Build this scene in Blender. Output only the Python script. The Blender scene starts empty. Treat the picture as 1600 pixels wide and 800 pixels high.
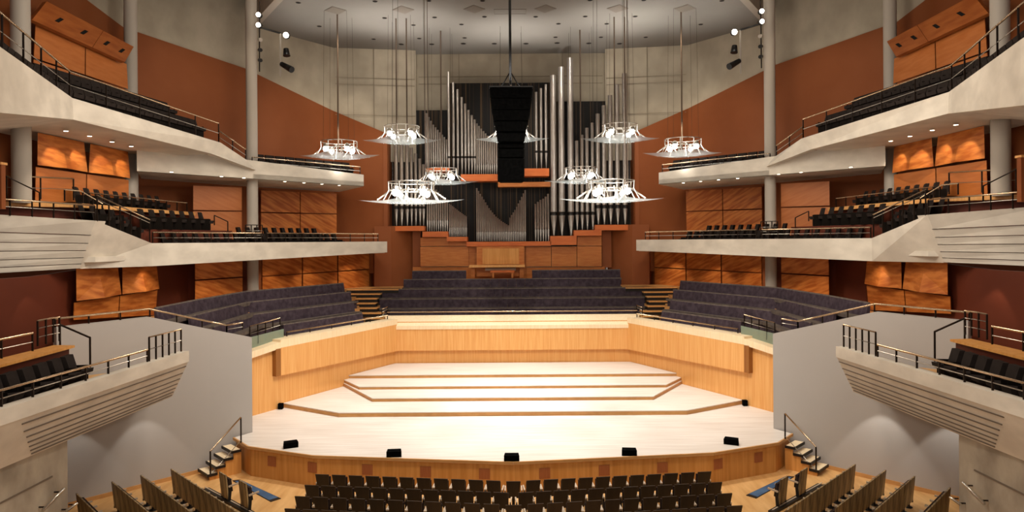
import bpy, math, random
from mathutils import Vector, Matrix
random.seed(7)
C = bpy.context.scene.collection
PI = math.pi
# ------------------------------------------------------------------ survey: camera stands at x=0, y=0, eye height H
F, H, CX, CY, ROLL = 1067.0, 8.6, 799.5, 376.0, math.radians(0.4)
STAGE = 1.1
def lev(u, v):
    dx, dy = u - CX, v - CY
    return dx*math.cos(ROLL) - dy*math.sin(ROLL), dx*math.sin(ROLL) + dy*math.cos(ROLL)
def A(u, v, D):                       # sight line at distance D
    x, y = lev(u, v); return Vector((x*D/F, D, H - y*D/F))
def Z(u, v, z):                       # sight line meeting height z
    x, y = lev(u, v); D = (H - z)*F/y; return Vector((x*D/F, D, z))
# ------------------------------------------------------------------ materials
def lin(c):
    c = [((int(c[i:i+2], 16)/255)) for i in (0, 2, 4)]
    return tuple((x/12.92 if x <= .04045 else ((x+.055)/1.055)**2.4) for x in c) + (1,)
def mat(name, c1, c2=None, scale=(3, 3, 3), rough=.6, metal=0, nscale=1.0, detail=4, emit=0, bump=0, lo=.35, hi=.65, rot=(0,0,0), spec=.3, c3=None):
    m = bpy.data.materials.new(name); m.use_nodes = True
    nt = m.node_tree; b = nt.nodes['Principled BSDF']
    b.inputs['Roughness'].default_value = rough; b.inputs['Metallic'].default_value = metal
    b.inputs['Specular IOR Level'].default_value = spec
    b.inputs['Base Color'].default_value = lin(c1)
    if c2:
        tc = nt.nodes.new('ShaderNodeTexCoord'); mp = nt.nodes.new('ShaderNodeMapping')
        mp.inputs['Scale'].default_value = scale if rot == (0,0,0) else tuple(1/x for x in scale); mp.vector_type = 'POINT' if rot == (0,0,0) else 'TEXTURE'; mp.inputs['Rotation'].default_value = rot
        n = nt.nodes.new('ShaderNodeTexNoise'); n.inputs['Scale'].default_value = nscale; n.inputs['Detail'].default_value = detail
        r = nt.nodes.new('ShaderNodeValToRGB')
        r.color_ramp.elements[0].position = lo; r.color_ramp.elements[0].color = lin(c1)
        r.color_ramp.elements[1].position = hi; r.color_ramp.elements[1].color = lin(c2)
        nt.links.new(tc.outputs['Object'], mp.inputs['Vector']); nt.links.new(mp.outputs['Vector'], n.inputs['Vector'])
        nt.links.new(n.outputs['Fac'], r.inputs['Fac']); out = r.outputs['Color']
        if c3:                                              # large soft staining over the grain
            n2 = nt.nodes.new('ShaderNodeTexNoise'); n2.inputs['Scale'].default_value = .35; n2.inputs['Detail'].default_value = 3
            r2 = nt.nodes.new('ShaderNodeValToRGB'); r2.color_ramp.elements[0].position = .45; r2.color_ramp.elements[1].position = .7
            mx = nt.nodes.new('ShaderNodeMix'); mx.data_type = 'RGBA'
            mu = nt.nodes.new('ShaderNodeMath'); mu.operation = 'MULTIPLY'; mu.inputs[1].default_value = .6
            nt.links.new(tc.outputs['Object'], n2.inputs['Vector']); nt.links.new(n2.outputs['Fac'], r2.inputs['Fac'])
            nt.links.new(r2.outputs['Color'], mu.inputs[0]); nt.links.new(mu.outputs[0], mx.inputs['Factor'])
            nt.links.new(out, mx.inputs[6]); mx.inputs[7].default_value = lin(c3); out = mx.outputs[2]
        nt.links.new(out, b.inputs['Base Color'])
        if bump:
            bp = nt.nodes.new('ShaderNodeBump'); bp.inputs['Strength'].default_value = bump; bp.inputs['Distance'].default_value = .02
            nt.links.new(n.outputs['Fac'], bp.inputs['Height']); nt.links.new(bp.outputs['Normal'], b.inputs['Normal'])
    if emit:
        b.inputs['Emission Color'].default_value = lin(c1); b.inputs['Emission Strength'].default_value = emit
    return m
M = {}
M['concrete'] = mat('pale_concrete', 'c6bdae', 'd8cfbf', (.5,.5,.9), .75, nscale=2.2, detail=6, c3='b6ac9d')
M['concrete_rough'] = mat('rough_concrete', '8d8272', 'b3a895', (.7,.7,.5), .8, nscale=1.6, detail=7, bump=.2)
M['concrete_wall'] = mat('upper_wall_concrete', 'a89c88', 'b9ad98', (.4,.4,.3), .8, nscale=2, detail=5, c3='948a78')
M['groove'] = mat('groove_shadow', '6f6254')
M['plaster'] = mat('grey_plaster', 'aaa49e', 'afa9a3', (.3,.3,.3), .7, nscale=1)
M['ceiling'] = mat('ceiling_plaster', '827d77', '88837c', (.3,.3,.3), .7)
M['ceil_panel'] = mat('ceiling_hatch', '756c62')
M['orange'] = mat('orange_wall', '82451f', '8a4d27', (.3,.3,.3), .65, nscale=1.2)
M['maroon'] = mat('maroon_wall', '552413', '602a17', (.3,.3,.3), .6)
for sfx, sg in (('', 1), ('_r', -1)):
    M['veneer'+sfx] = mat('panel_veneer'+sfx, '9c511d', 'c47737', (.5,1,7), .42, nscale=1.1, detail=3, rot=(0,.62*sg,0), lo=.38, hi=.62)
    M['veneer_soft'+sfx] = mat('panel_veneer_pale'+sfx, 'ae622b', 'bd723a', (.5,1,7), .45, nscale=1.1, detail=4, rot=(0,.5*sg,0), lo=.3, hi=.7)
M['organwood'] = mat('organ_wood', 'b5672c', 'c47a3b', (1,1,6), .45, nscale=1.5)
M['ledge'] = mat('orange_ledge_wood', 'c2622a', 'cb6c31', (1,1,5), .4, nscale=1.5)
M['stagewood'] = mat('stage_wall_maple', 'd99a56', 'e4ac6a', (7,7,.25), .45, nscale=2, detail=4)
M['fascia'] = mat('stage_fascia_wood', 'c58742', 'd69a54', (6,6,.3), .45, nscale=1.5, detail=4)
M['riserwood'] = mat('riser_fascia_wood', 'bd8a52', 'c9965c', (3,3,6), .5, nscale=1)
M['panel_end_shade'] = mat('panel_end_shadow_wood', '8a5322', '94602c', (6,6,.3), .5)  # darker maple, shade of the panel end put into the colour
M['cap'] = mat('pale_maple_cap', 'ecd2a8', 'f2dcb8', (6,6,.5), .4, nscale=2)
M['canopy'] = mat('canopy_veneer', '8f4a1e', 'a35c2a', (.8,.8,4), .5, nscale=1.2)
M['brass_dull'] = mat('dull_rod', '544538', rough=.6, metal=.2)
M['deck'] = mat('stage_deck_boards', 'cbc0b4', 'dbd3c9', (.35,7,1), .4, nscale=1.6, detail=5)
M['floor'] = mat('stalls_floor_oak', 'c39258', 'd9ab70', (3,.5,1), .4, nscale=1.2, detail=5)
M['vent'] = mat('vent_rosewood', '9a5a34', 'a8663c', (40,2,2), .6, nscale=1)
M['nosing'] = mat('black_nosing', '1f1812', rough=.5)
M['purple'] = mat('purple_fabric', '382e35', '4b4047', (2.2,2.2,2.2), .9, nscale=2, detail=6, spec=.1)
M['purple_top'] = mat('pale_seat_fabric', '564d4a', '6b6056', (2,2,2), .9, nscale=2, spec=.1)  # paler fabric for the backrest tops and seat cushions
M['seatback'] = mat('dark_seat_shell', '2a2016', '382a1c', (2,2,.5), .5, nscale=2, spec=.3)
M['sideback'] = mat('walnut_seat_shell', '4f3d28', 'ad9468', (9,9,.7), .45, nscale=1.1, detail=3, lo=.4, hi=.68)
M['cushion'] = mat('dark_cushion', '2b211e', '362a26', (3,3,3), .9, spec=.1)
M['armtip'] = mat('pale_armrest', 'b8a48c', rough=.35)
M['tierseat'] = mat('balcony_seat_fabric', '211a17', '2b2420', (3,3,3), .85, spec=.15)
M['black'] = mat('black_metal', '161412', rough=.45)
M['post'] = mat('dark_bronze_post', '2a2019', rough=.4, metal=.5)
M['brass'] = mat('polished_handrail', 'd2b796', rough=.25, metal=.85)
M['steel'] = mat('brushed_steel', 'cfc8bc', rough=.3, metal=.9)
M['pipe'] = mat('pipe_metal', 'a0988f', 'b0a89e', (1,1,.6), .34, metal=.6, nscale=2)
M['pipe_dark'] = mat('pipe_mouth', '2b2622')
M['shutter'] = mat('swell_shutter', '0d0906', '43331f', (7,.02,.01), .7, nscale=2.6, detail=0, lo=.58, hi=.66)
M['dark'] = mat('dark_void', '0d0a08', rough=.9)
M['speaker'] = mat('speaker_black', '040404', '080807', (6,6,6), .9, spec=.03)
M['grille'] = mat('speaker_grille', '030303', '070707', (9,9,9), .95, spec=.02)
M['seatframe'] = mat('seat_frame', '15100c', rough=.8, spec=.08)
M['blue'] = mat('blue_mat', '37506e', '46617f', (2,2,2), .6)
M['lens'] = mat('lit_lens', 'fff1d8', emit=8)
M['lamp'] = mat('lamp_white', 'ffffff', emit=28)
M['joint'] = mat('faint_joint', '877b68')
M['stagelamp'] = mat('stage_lamp', 'fff6e6', emit=14)
M['column'] = mat('column_paint', 'a79d90', 'b0a699', (.4,.4,.1), .55)
def glass(name, col, alpha, em=0):
    m = bpy.data.materials.new(name); m.use_nodes = True; nt = m.node_tree
    b = nt.nodes['Principled BSDF']; b.inputs['Base Color'].default_value = lin(col); b.inputs['Roughness'].default_value = .12
    o = nt.nodes['Material Output']; t = nt.nodes.new('ShaderNodeBsdfTransparent'); tr = nt.nodes.new('ShaderNodeBsdfTranslucent')
    tr.inputs['Color'].default_value = lin(col)
    mx = nt.nodes.new('ShaderNodeMixShader'); mx.inputs[0].default_value = .6
    nt.links.new(b.outputs[0], mx.inputs[1]); nt.links.new(tr.outputs[0], mx.inputs[2])
    m2 = nt.nodes.new('ShaderNodeMixShader'); m2.inputs[0].default_value = alpha
    nt.links.new(t.outputs[0], m2.inputs[1]); nt.links.new(mx.outputs[0], m2.inputs[2]); nt.links.new(m2.outputs[0], o.inputs['Surface'])
    return m
M['dish'] = glass('dish_glass', 'bcc3c1', .5)
M['glass'] = glass('green_glass', 'bcd2c2', .6)
# ------------------------------------------------------------------ mesh builder
class MB:
    def __init__(s): s.v = []; s.f = []; s.mi = []; s.sm = []
    def add(s, vs, fs, mi=0, smooth=False):
        o = len(s.v); s.v += [tuple(p) for p in vs]
        for f in fs: s.f.append([o+i for i in f]); s.mi.append(mi); s.sm.append(smooth)
        return s
    def hexa(s, p, mi=0):             # 4 bottom, 4 top
        return s.add(p, [(3,2,1,0),(4,5,6,7),(0,1,5,4),(1,2,6,5),(2,3,7,6),(3,0,4,7)], mi)
    def box(s, x0, x1, y0, y1, z0, z1, mi=0):
        return s.hexa([(x0,y0,z0),(x1,y0,z0),(x1,y1,z0),(x0,y1,z0),(x0,y0,z1),(x1,y0,z1),(x1,y1,z1),(x0,y1,z1)], mi)
    def bar(s, a, b, w, h, mi=0):     # box along a segment, top face up
        a = Vector(a); b = Vector(b); d = (b-a).normalized()
        up = Vector((0,0,1)) if abs(d.z) < .95 else Vector((0,1,0))
        n = d.cross(up).normalized(); u = n.cross(d).normalized(); n *= w/2; u *= h/2
        return s.hexa([a-n-u, a+n-u, b+n-u, b-n-u, a-n+u, a+n+u, b+n+u, b-n+u], mi)
    def prism(s, poly, z0, z1, mi=0, mt=None):
        n = len(poly)
        zz = lambda z, i: z[i] if isinstance(z, (list, tuple)) else z
        s.add([(p[0], p[1], zz(z0, i)) for i, p in enumerate(poly)] + [(p[0], p[1], zz(z1, i)) for i, p in enumerate(poly)],
              [tuple(range(n-1, -1, -1))] + [(i, (i+1) % n, n+(i+1) % n, n+i) for i in range(n)], mi)
        o = len(s.v) - n
        s.f.append([o+i for i in range(n)]); s.mi.append(mi if mt is None else mt); s.sm.append(False)
        return s
    def tube(s, pts, r, n=8, mi=0, r2=None):
        pts = [Vector(p) for p in pts]; rings = []
        for i, p in enumerate(pts):
            d = (pts[min(i+1, len(pts)-1)] - pts[max(i-1, 0)]).normalized()
            up = Vector((0,0,1)) if abs(d.z) < .9 else Vector((0,1,0))
            a = d.cross(up).normalized(); b = a.cross(d).normalized()
            rr = r if r2 is None else r + (r2-r)*i/(len(pts)-1)
            rings.append([p + a*rr*math.cos(2*PI*k/n) + b*rr*math.sin(2*PI*k/n) for k in range(n)])
        vs = [q for ring in rings for q in ring]; fs = []
        for i in range(len(pts)-1):
            for k in range(n): fs.append((i*n+k, i*n+(k+1) % n, (i+1)*n+(k+1) % n, (i+1)*n+k))
        s.add(vs, fs, mi, True)
        return s.add([], [], mi).cap(len(s.v)-len(vs), n, len(pts), mi)
    def cap(s, o, n, m, mi):
        s.f.append([o+k for k in range(n)]); s.f.append([o+(m-1)*n+k for k in range(n-1, -1, -1)]); s.mi += [mi, mi]; s.sm += [False, False]; return s
    def lathe(s, c, prof, n=16, mi=0):  # prof: (r, z)
        vs = []; fs = []
        for r, z in prof: vs += [(c[0]+r*math.cos(2*PI*k/n), c[1]+r*math.sin(2*PI*k/n), c[2]+z) for k in range(n)]
        for i in range(len(prof)-1):
            for k in range(n): fs.append((i*n+k, i*n+(k+1) % n, (i+1)*n+(k+1) % n, (i+1)*n+k))
        m = mi if isinstance(mi, (list, tuple)) else [mi]*(len(prof)-1)
        o = len(s.v); s.v += vs
        for j, f in enumerate(fs): s.f.append([o+i for i in f]); s.mi.append(m[j//n]); s.sm.append(True)
        return s.cap(o, n, len(prof), m[0])
    def sphere(s, c, r, n=10, mi=0):
        return s.lathe(c, [(r*math.sin(PI*(i+.02)/(n/2+.04)), -r*math.cos(PI*(i+.02)/(n/2+.04))) for i in range(n//2+1)], n, mi)
    def build(s, name, mats, parent=None, mir=False, world=True):
        me = bpy.data.meshes.new(name)
        vs = [(-x, y, z) for x, y, z in s.v] if mir else s.v
        fs = [f[::-1] for f in s.f] if mir else s.f
        me.from_pydata([tuple(p) for p in vs], [], fs)
        if not isinstance(mats, (list, tuple)): mats = [mats]
        for m in mats: me.materials.append(M[m])
        me.polygons.foreach_set('material_index', s.mi); me.polygons.foreach_set('use_smooth', s.sm)
        me.update(); o = bpy.data.objects.new(name, me); C.objects.link(o)
        if parent is not None:
            o.parent = parent
            if world and parent.type == 'EMPTY': o.matrix_parent_inverse = Matrix.LocRotScale(parent.location, parent.rotation_euler, None).inverted()
        return o
def tag(o, label, cat, group=None, kind=None):
    o['label'] = label; o['category'] = cat
    if group: o['group'] = group
    if kind: o['kind'] = kind
    return o
def thing(name, label, cat, loc=(0,0,0), rz=0, group=None, kind=None):
    o = bpy.data.objects.new(name, None); C.objects.link(o); o.empty_display_size = .2
    o.location = loc; o.rotation_euler = (0,0,rz); return tag(o, label, cat, group, kind)
def struct(mb, name, mats, label, cat='wall', mir=False):
    return tag(mb.build(name, mats, None, mir), label, cat, None, 'structure')
def dup(root, loc, rz, label, group, kids=None):
    r = root.copy(); C.objects.link(r); r.location = loc; r.rotation_euler = (0,0,rz); r['label'] = label
    if group: r['group'] = group
    for ch in (kids or root.children):
        c = ch.copy(); C.objects.link(c); c.parent = r
        for g in ch.children:
            d = g.copy(); C.objects.link(d); d.parent = c
    return r
ORD = ['zeroth'] + 'first second third fourth fifth sixth seventh eighth ninth tenth eleventh twelfth thirteenth fourteenth fifteenth sixteenth seventeenth eighteenth nineteenth twentieth twenty-first twenty-second twenty-third twenty-fourth twenty-fifth twenty-sixth twenty-seventh twenty-eighth twenty-ninth thirtieth'.split()
SIDES = ((False, 'left'), (True, 'right'))
def mx(p, mir): p = Vector(p); return Vector((-p.x, p.y, p.z)) if mir else p
def lerp(a, b, t): return a + (b-a)*t
def along(pts, t):                    # point at distance t on a polyline
    pts = [Vector(p) for p in pts]
    for a, b in zip(pts, pts[1:]):
        L = (b-a).length
        if t <= L + 1e-6: return a.lerp(b, t/L), (b-a).normalized()
        t -= L
    return pts[-1], (pts[-1]-pts[-2]).normalized()
def plen(pts): return sum((Vector(b)-Vector(a)).length for a, b in zip(pts, pts[1:]))
def railing(label, pts, h, step, mir, mids=(.5,), top='brass', rt=.03, group=None, post_w=.05, name='railing', lean=(0,0)):
    """pts: foot points of the rail; one handrail, mid rails and posts as parts"""
    pts = [Vector(p) for p in pts]
    root = thing(name, label, 'railing', mx(pts[0], mir), 0, group)
    up = lambda p, f: p + Vector((lean[0]*f, lean[1]*f, h*f))
    MB().tube([up(p, 1) for p in pts], rt, 8).build('handrail', top, root, mir)
    for f in mids: MB().tube([up(p, f) for p in pts], .014, 6).build('mid_rail', 'steel', root, mir)
    L = plen(pts); n = max(1, round(L/step))
    for i in range(n+1):
        p, d = along(pts, L*i/n)
        MB().bar(p, up(p, 1), post_w, .025).build('post', 'post', root, mir)
    return root
def spot(loc, tgt, e, ang=60, blend=.6, col=(1,.86,.68), r=.08, name='spot_lamp'):
    l = bpy.data.lights.new(name, 'SPOT'); l.energy = e; l.spot_size = math.radians(ang); l.spot_blend = blend; l.color = col; l.shadow_soft_size = r
    o = bpy.data.objects.new(name, l); C.objects.link(o); o.location = loc
    o.rotation_euler = (Vector(tgt)-Vector(loc)).to_track_quat('-Z', 'Y').to_euler(); return o
def point(loc, e, col=(1,.95,.88), r=.3):
    l = bpy.data.lights.new('point_lamp', 'POINT'); l.energy = e; l.color = col; l.shadow_soft_size = r
    o = bpy.data.objects.new('point_lamp', l); C.objects.link(o); o.location = loc; return o
def area(loc, tgt, e, sx, sy, col=(1,.9,.78), spread=180):
    l = bpy.data.lights.new('area_lamp', 'AREA'); l.shape = 'RECTANGLE'; l.size = sx; l.size_y = sy; l.energy = e; l.color = col; l.spread = math.radians(spread)
    o = bpy.data.objects.new('area_lamp', l); C.objects.link(o); o.location = loc
    o.rotation_euler = (Vector(tgt)-Vector(loc)).to_track_quat('-Z', 'Y').to_euler(); return o
# ================================================================== ROOM SHELL
CEIL = 21.6
struct(MB().box(-17, 17, 8, 28, -.3, 0), 'floor', 'floor', 'pale oak floor of the stalls below the stage', 'floor')
W = lambda D: -10.35 + (D-31.2)*.54           # stage side wall (left), x as a function of depth
def wallpath(path, zb, zt, th=.25):
    """vertical wall following a plan path; zb, zt may vary per point"""
    mb = MB(); g = lambda z, i: z[i] if isinstance(z, (list, tuple)) else z
    for i in range(len(path)-1):
        a, b = Vector(path[i]), Vector(path[i+1]); d = (b-a).normalized(); n = Vector((-d.y, d.x))*th
        q = [a, b, b+n, a+n]
        mb.hexa([(q[0].x, q[0].y, g(zb, i)), (q[1].x, q[1].y, g(zb, i+1)), (q[2].x, q[2].y, g(zb, i+1)), (q[3].x, q[3].y, g(zb, i)),
                 (q[0].x, q[0].y, g(zt, i)), (q[1].x, q[1].y, g(zt, i+1)), (q[2].x, q[2].y, g(zt, i+1)), (q[3].x, q[3].y, g(zt, i))])
    return mb
mainp = [(-19.6, 8), (-19.6, 34.6), (-15.7, 40.4), (-11.85, 45.6), (-8.15, 44.9), (-8.15, 49)]
mainz = [22.6, 19.55, 18.9, 17.35, 15.7, 15.7]
for mir, sd in SIDES:
    struct(wallpath(mainp, 6.5, mainz), 'wall_'+sd, 'orange', f'burnt orange side wall behind the {sd} balconies', 'wall', mir)
    # pale concrete above the sloping top of the orange wall
    up = [(x-.12*(1 if i < 3 else 0), y+.12) for i, (x, y) in enumerate(mainp[:4])] + [(-6.45, 46.5)]
    struct(wallpath(up, [20.5, 18.5, 17.8, 14, 14], 24.5), 'wall_upper_'+sd, 'concrete_wall', f'pale concrete wall above the {sd} orange wall', 'wall', mir)
    g = MB()                                   # board joints in the concrete
    for z in (17.1, 19.15, 19.6): g.bar((-11.7, 45.55, z), (-6.5, 46.45, z), .03, .03)
    g.bar((-9.2, 45.99, 15), (-9.2, 45.99, 21.6), .03, .03)
    tag(g.build('trim_1', 'joint', None, mir), f'thin joints in the concrete wall above the {sd} of the organ', 'joint', None, 'structure')
    low = [(-16.9, 8), (-16.9, 24.2), (-16.9, 32.6), (-16.3, 34.4), (-14.0, 37.3), (-9.35, 45.6), (-9.0, 44.7), (-7.9, 44.7), (-6.45, 46.2)]
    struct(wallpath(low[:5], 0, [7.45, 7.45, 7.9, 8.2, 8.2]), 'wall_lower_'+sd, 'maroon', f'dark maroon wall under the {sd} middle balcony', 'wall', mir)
    struct(wallpath(low[4:], 3, [8.2, 8.2, 9.6, 9.6, 9.6]), 'wall_niche_'+sd, 'orange', f'orange wall piers between the organ and the {sd} balconies', 'wall', mir)
back = MB().box(-6.6, 6.6, 47.5, 47.8, 4, 24.5)
struct(back, 'wall_back', 'concrete_wall', 'pale concrete back wall above the organ')
g = MB()
for z in (19.5, 20.0): g.box(-6.4, 6.4, 47.46, 47.5, z, z+.035)
for x in (-3.6, 3.6): g.box(x, x+.03, 47.46, 47.5, 15, 21.6)
tag(g.build('trim_2', 'joint'), 'thin joints in the concrete wall behind the organ', 'joint', None, 'structure')
# ceiling with its chamfered edges and the dark void above
cl = [(-10.4, 8), (-10.4, 34), (-12.4, 36.9), (-14.75, 40.4), (-14.9, 41.6), (-11.8, 46.2), (-6.6, 46.6), (-6.6, 47.6)]
cp = cl + [(-x, y) for x, y in cl[::-1]]
struct(MB().prism(cp, CEIL, CEIL+.35), 'ceiling', 'ceiling', 'smooth grey plaster ceiling above the stage', 'ceiling')
struct(MB().box(-20.5, 20.5, 6, 48, 24.5, 24.8), 'ceiling_void', 'dark', 'dark void above the edge of the ceiling', 'ceiling')
for mir, sd in SIDES:
    mb = MB(); e = [(-10.35, 20), (-10.35, 34), (-12.35, 36.9), (-14.7, 40.4)]
    for a, b in zip(e, e[1:]): mb.hexa([(a[0]-.5, a[1], CEIL-.02), (a[0], a[1], CEIL-.02), (b[0], b[1], CEIL-.02), (b[0]-.5, b[1], CEIL-.02),
                                       (a[0]-.8, a[1], CEIL+.9), (a[0], a[1], CEIL+.9), (b[0], b[1], CEIL+.9), (b[0]-.8, b[1], CEIL+.9)])
    tag(mb.build('trim_3', 'column', None, mir), f'raised edge band of the ceiling on the {sd}', 'trim', None, 'structure')

# columns
for mir, sd in SIDES:
    for (u, v, D, nm) in ((393.5, 200, 36.3, 'stage end'), (205, 200, 32.6, 'middle'), (33, 200, 24.9, 'rear')):
        p = A(u, v, D); r = {36.3: .29, 32.6: .29, 24.9: .315}[D]
        root = thing('column', f'round grey concrete column at the {nm} of the {sd} balconies', 'column', mx((p.x, p.y, 3), mir), 0, None, 'structure')
        MB().lathe((p.x, p.y, 0), [(r, 10.1 if nm == 'rear' else 3), (r, 24)], 24).build('shaft', 'column', root, mir)

# ------------------------------------------------------------------ grey parapet wall beside the stage
Gp = [(-10.3, 27.0), (-10.95, 26.35), (-11.45, 25.85), (-12.85, 24.27), (-14.75, 22.1)]
Gz = [4.85, 5.12, 5.33, 5.97, 5.88]
for mir, sd in SIDES:
    mb = wallpath(Gp, 0, Gz, -.35)
    a, b = Vector((-10.3, 27.0)), Vector((W(29.4), 29.4))
    mb.hexa([(a.x, a.y, 0), (b.x, b.y, 0), (b.x-.35, b.y, 0), (a.x-.35, a.y, 0), (a.x, a.y, 4.85), (b.x, b.y, 4.0), (b.x-.35, b.y, 4.0), (a.x-.35, a.y, 4.85)])
    struct(mb, 'wall_parapet_'+sd, 'plaster', f'tall smooth grey wall rising beside the {sd} stage steps', 'wall', mir)
    sk = wallpath([(x+.02, y-.02) for x, y in Gp[1:]], 0, .14, -.06)
    tag(sk.build('baseboard_'+sd, 'riserwood', None, mir), f'low oak skirting along the {sd} grey wall', 'baseboard', None, 'structure')

# ------------------------------------------------------------------ side terrace box with grooved front, and the pier below
for mir, sd in SIDES:
    root = thing('terrace_front', f'pale concrete terrace front with lapped grooves above the {sd} stalls', 'balcony', mx((-11, 18, 3.6), mir), 0, None, 'structure')
    y0, y1 = 10.0, 22.35
    X = lambda y: -10.98 + (y-14)*.045
    def sec(y, x, dz=0): return (X(y)+x, y, dz)
    mb = MB()                                  # coping
    mb.hexa([sec(y0,-.28,4.72), sec(y0,.02,4.72), sec(y1,.02,4.72), sec(y1,-.28,4.72), sec(y0,-.28,5.07), sec(y0,.02,5.07), sec(y1,.02,5.07), sec(y1,-.28,5.07)])
    mb.build('coping', 'concrete', root, mir)
    zt, zb = 4.72, 3.56
    fx = lambda y, f: (X(y)-.01-.58*f, y, zt+(zb-zt)*f)          # point on the undercut face
    p = [fx(y0, 1), fx(y1+.1, 1), fx(y1, 0), fx(y0, 0)]
    bk = [(x-.3, y-.05, z) for x, y, z in p]
    MB().hexa([p[0], p[1], bk[1], bk[0], p[3], p[2], bk[2], bk[3]]).build('sloping_face', 'concrete', root, mir)
    mb = MB()
    for f, ys in zip((.13, .32, .48, .62, .74, .85, .94), (15.3, 15.5, 15.7, 15.85, 15.98, 16.1, 16.2)):
        a_, b_ = Vector(fx(ys, f)), Vector(fx(y1-.02, f)); o_ = Vector((.012, 0, -.004))
        mb.bar(a_+o_, b_+o_, .03, .028)
    mb.build('groove_lines', 'groove', root, mir)
    MB().prism([(X(y0)-.6, y0), (X(21)-.6, 22.2), (-12.55, 23.75), (-14.6, 21.7), (-16.8, 19), (-16.8, y0)], 3.55, 3.9).build('soffit', 'plaster', root, mir)
    MB().prism([(X(y0)-.75, y0), (X(22.2)-.75, 22.1), (-12.6, 23.6), (-14.5, 21.9), (-16.8, 19), (-16.8, y0)], 3.9, 4.28).build('deck', 'floor', root, mir)
    root = thing('pier', f'rough concrete pier under the {sd} terrace front', 'wall', mx((-11.7, 17, 0), mir), 0, None, 'structure')
    MB().prism([(-11.62, 8), (-11.62, 17.8), (-11.75, 18.0), (-13.6, 18.3), (-13.6, 8)], 0, 3.56).build('shaft', 'concrete_rough', root, mir)
    MB().box(-11.63, -11.6, 13, 17.2, 2.72, 2.76).build('joint_line', 'groove', root, mir)

# ------------------------------------------------------------------ middle balcony
midf = [(-15.3, 29.0), (-7.55, 41.4)]
for mir, sd in SIDES:
    root = thing('middle_balcony', f'pale concrete front and floor of the {sd} middle balcony', 'balcony', mx((-15.3, 29, 8), mir), 0, None, 'structure')
    a, b = midf; mb = MB()
    mb.prism([a, b, (-7.75, 41.75), (-15.5, 29.35)], [7.62, 7.94, 7.94, 7.62], 8.6)
    mb.build('front', 'concrete', root, mir)
    tl, tr = A(150, 345, 25.0), Vector((-15.3, 29, 8.6)); bl, br = A(125, 420, 25.4), Vector((-15.3, 29, 7.62))
    MB().hexa([bl, br, br+Vector((-.5,.2,0)), bl+Vector((-.5,.4,0)), tl, tr, tr+Vector((-.4,.1,0)), tl+Vector((-.4,.3,0))]).build('corner_front', 'concrete', root, mir)
    # grooved end face, rows of lapped boards
    t0, b0 = A(-40, 333, 23.2), A(-40, 430, 23.4)
    mb = MB(); cuts = [0, .3, .47, .62, .77, .9, 1]
    for k in range(6):
        f0, f1 = cuts[k], cuts[k+1]; o = Vector((0, -.05 if k else -.07, 0))
        TA, TB = t0.lerp(b0, f0), tl.lerp(bl, f0); BA, BB = t0.lerp(b0, f1-.012), tl.lerp(bl, f1-.012); bk = Vector((0, .6, 0))
        sh = Vector((.12*k/6 if False else 0, 0, 0))
        mb.hexa([BA+o, BB+o+sh, BB+bk, BA+bk, TA+o*.3, TB+o*.3, TB+bk, TA+bk])
    mb.build('grooved_end', 'concrete', root, mir)
    MB().prism([(tl.x-.4, 25.6), (-15.6, 29.3), (-7.8, 41.9), (-9.4, 45.2), (-14.2, 37.6), (-16.6, 34.6), (-19.4, 33), (-19.4, 23.9)], 7.9, 8.1).build('soffit', 'concrete', root, mir)
    # stepped decks
    MB().prism([(-15.7, 29.2), (-7.9, 41.7), (-10.2, 44.9), (-16, 39.6), (-18.4, 34.8), (-16.4, 29.2)], 8.1, 8.16).build('deck', 'floor', root, mir)
    MB().prism([(-16.6, 26.9), (-16.3, 34.7), (-14.2, 34.7), (-15.1, 31.5), (-15.8, 29.3), (-16.1, 26.9)], 8.1, 9.2).build('step', 'maroon', root, mir)
    MB().prism([(-19.4, 24.6), (-16.9, 26.6), (-16.4, 34.7), (-19.4, 34.3)], 8.1, 9.99).build('upper_step', 'maroon', root, mir)
    MB().prism([(-19.4, 24.0), (-16.55, 26.3), (-16.1, 34.8), (-16.5, 34.8), (-16.95, 26.6), (-19.4, 24.7)], 9.99, 10.15).build('wood_ledge', 'stagewood', root, mir)
    box = thing('control_booth', f'brown booth end wall with pale wood cap on the {sd} middle balcony', 'booth', mx((-18, 23.4, 10), mir), 0, None, 'structure')
    q0, q1 = A(9, 310, 23.4), A(9, 258, 23.4)
    MB().box(q0.x-1.6, q0.x, 23.2, 23.4, 9.8, q1.z).build('panel', 'orange', box, mir)
    MB().box(q0.x-1.7, q0.x+.03, 23.15, 23.45, q1.z, q1.z+.08).build('cap', 'stagewood', box, mir)

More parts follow.
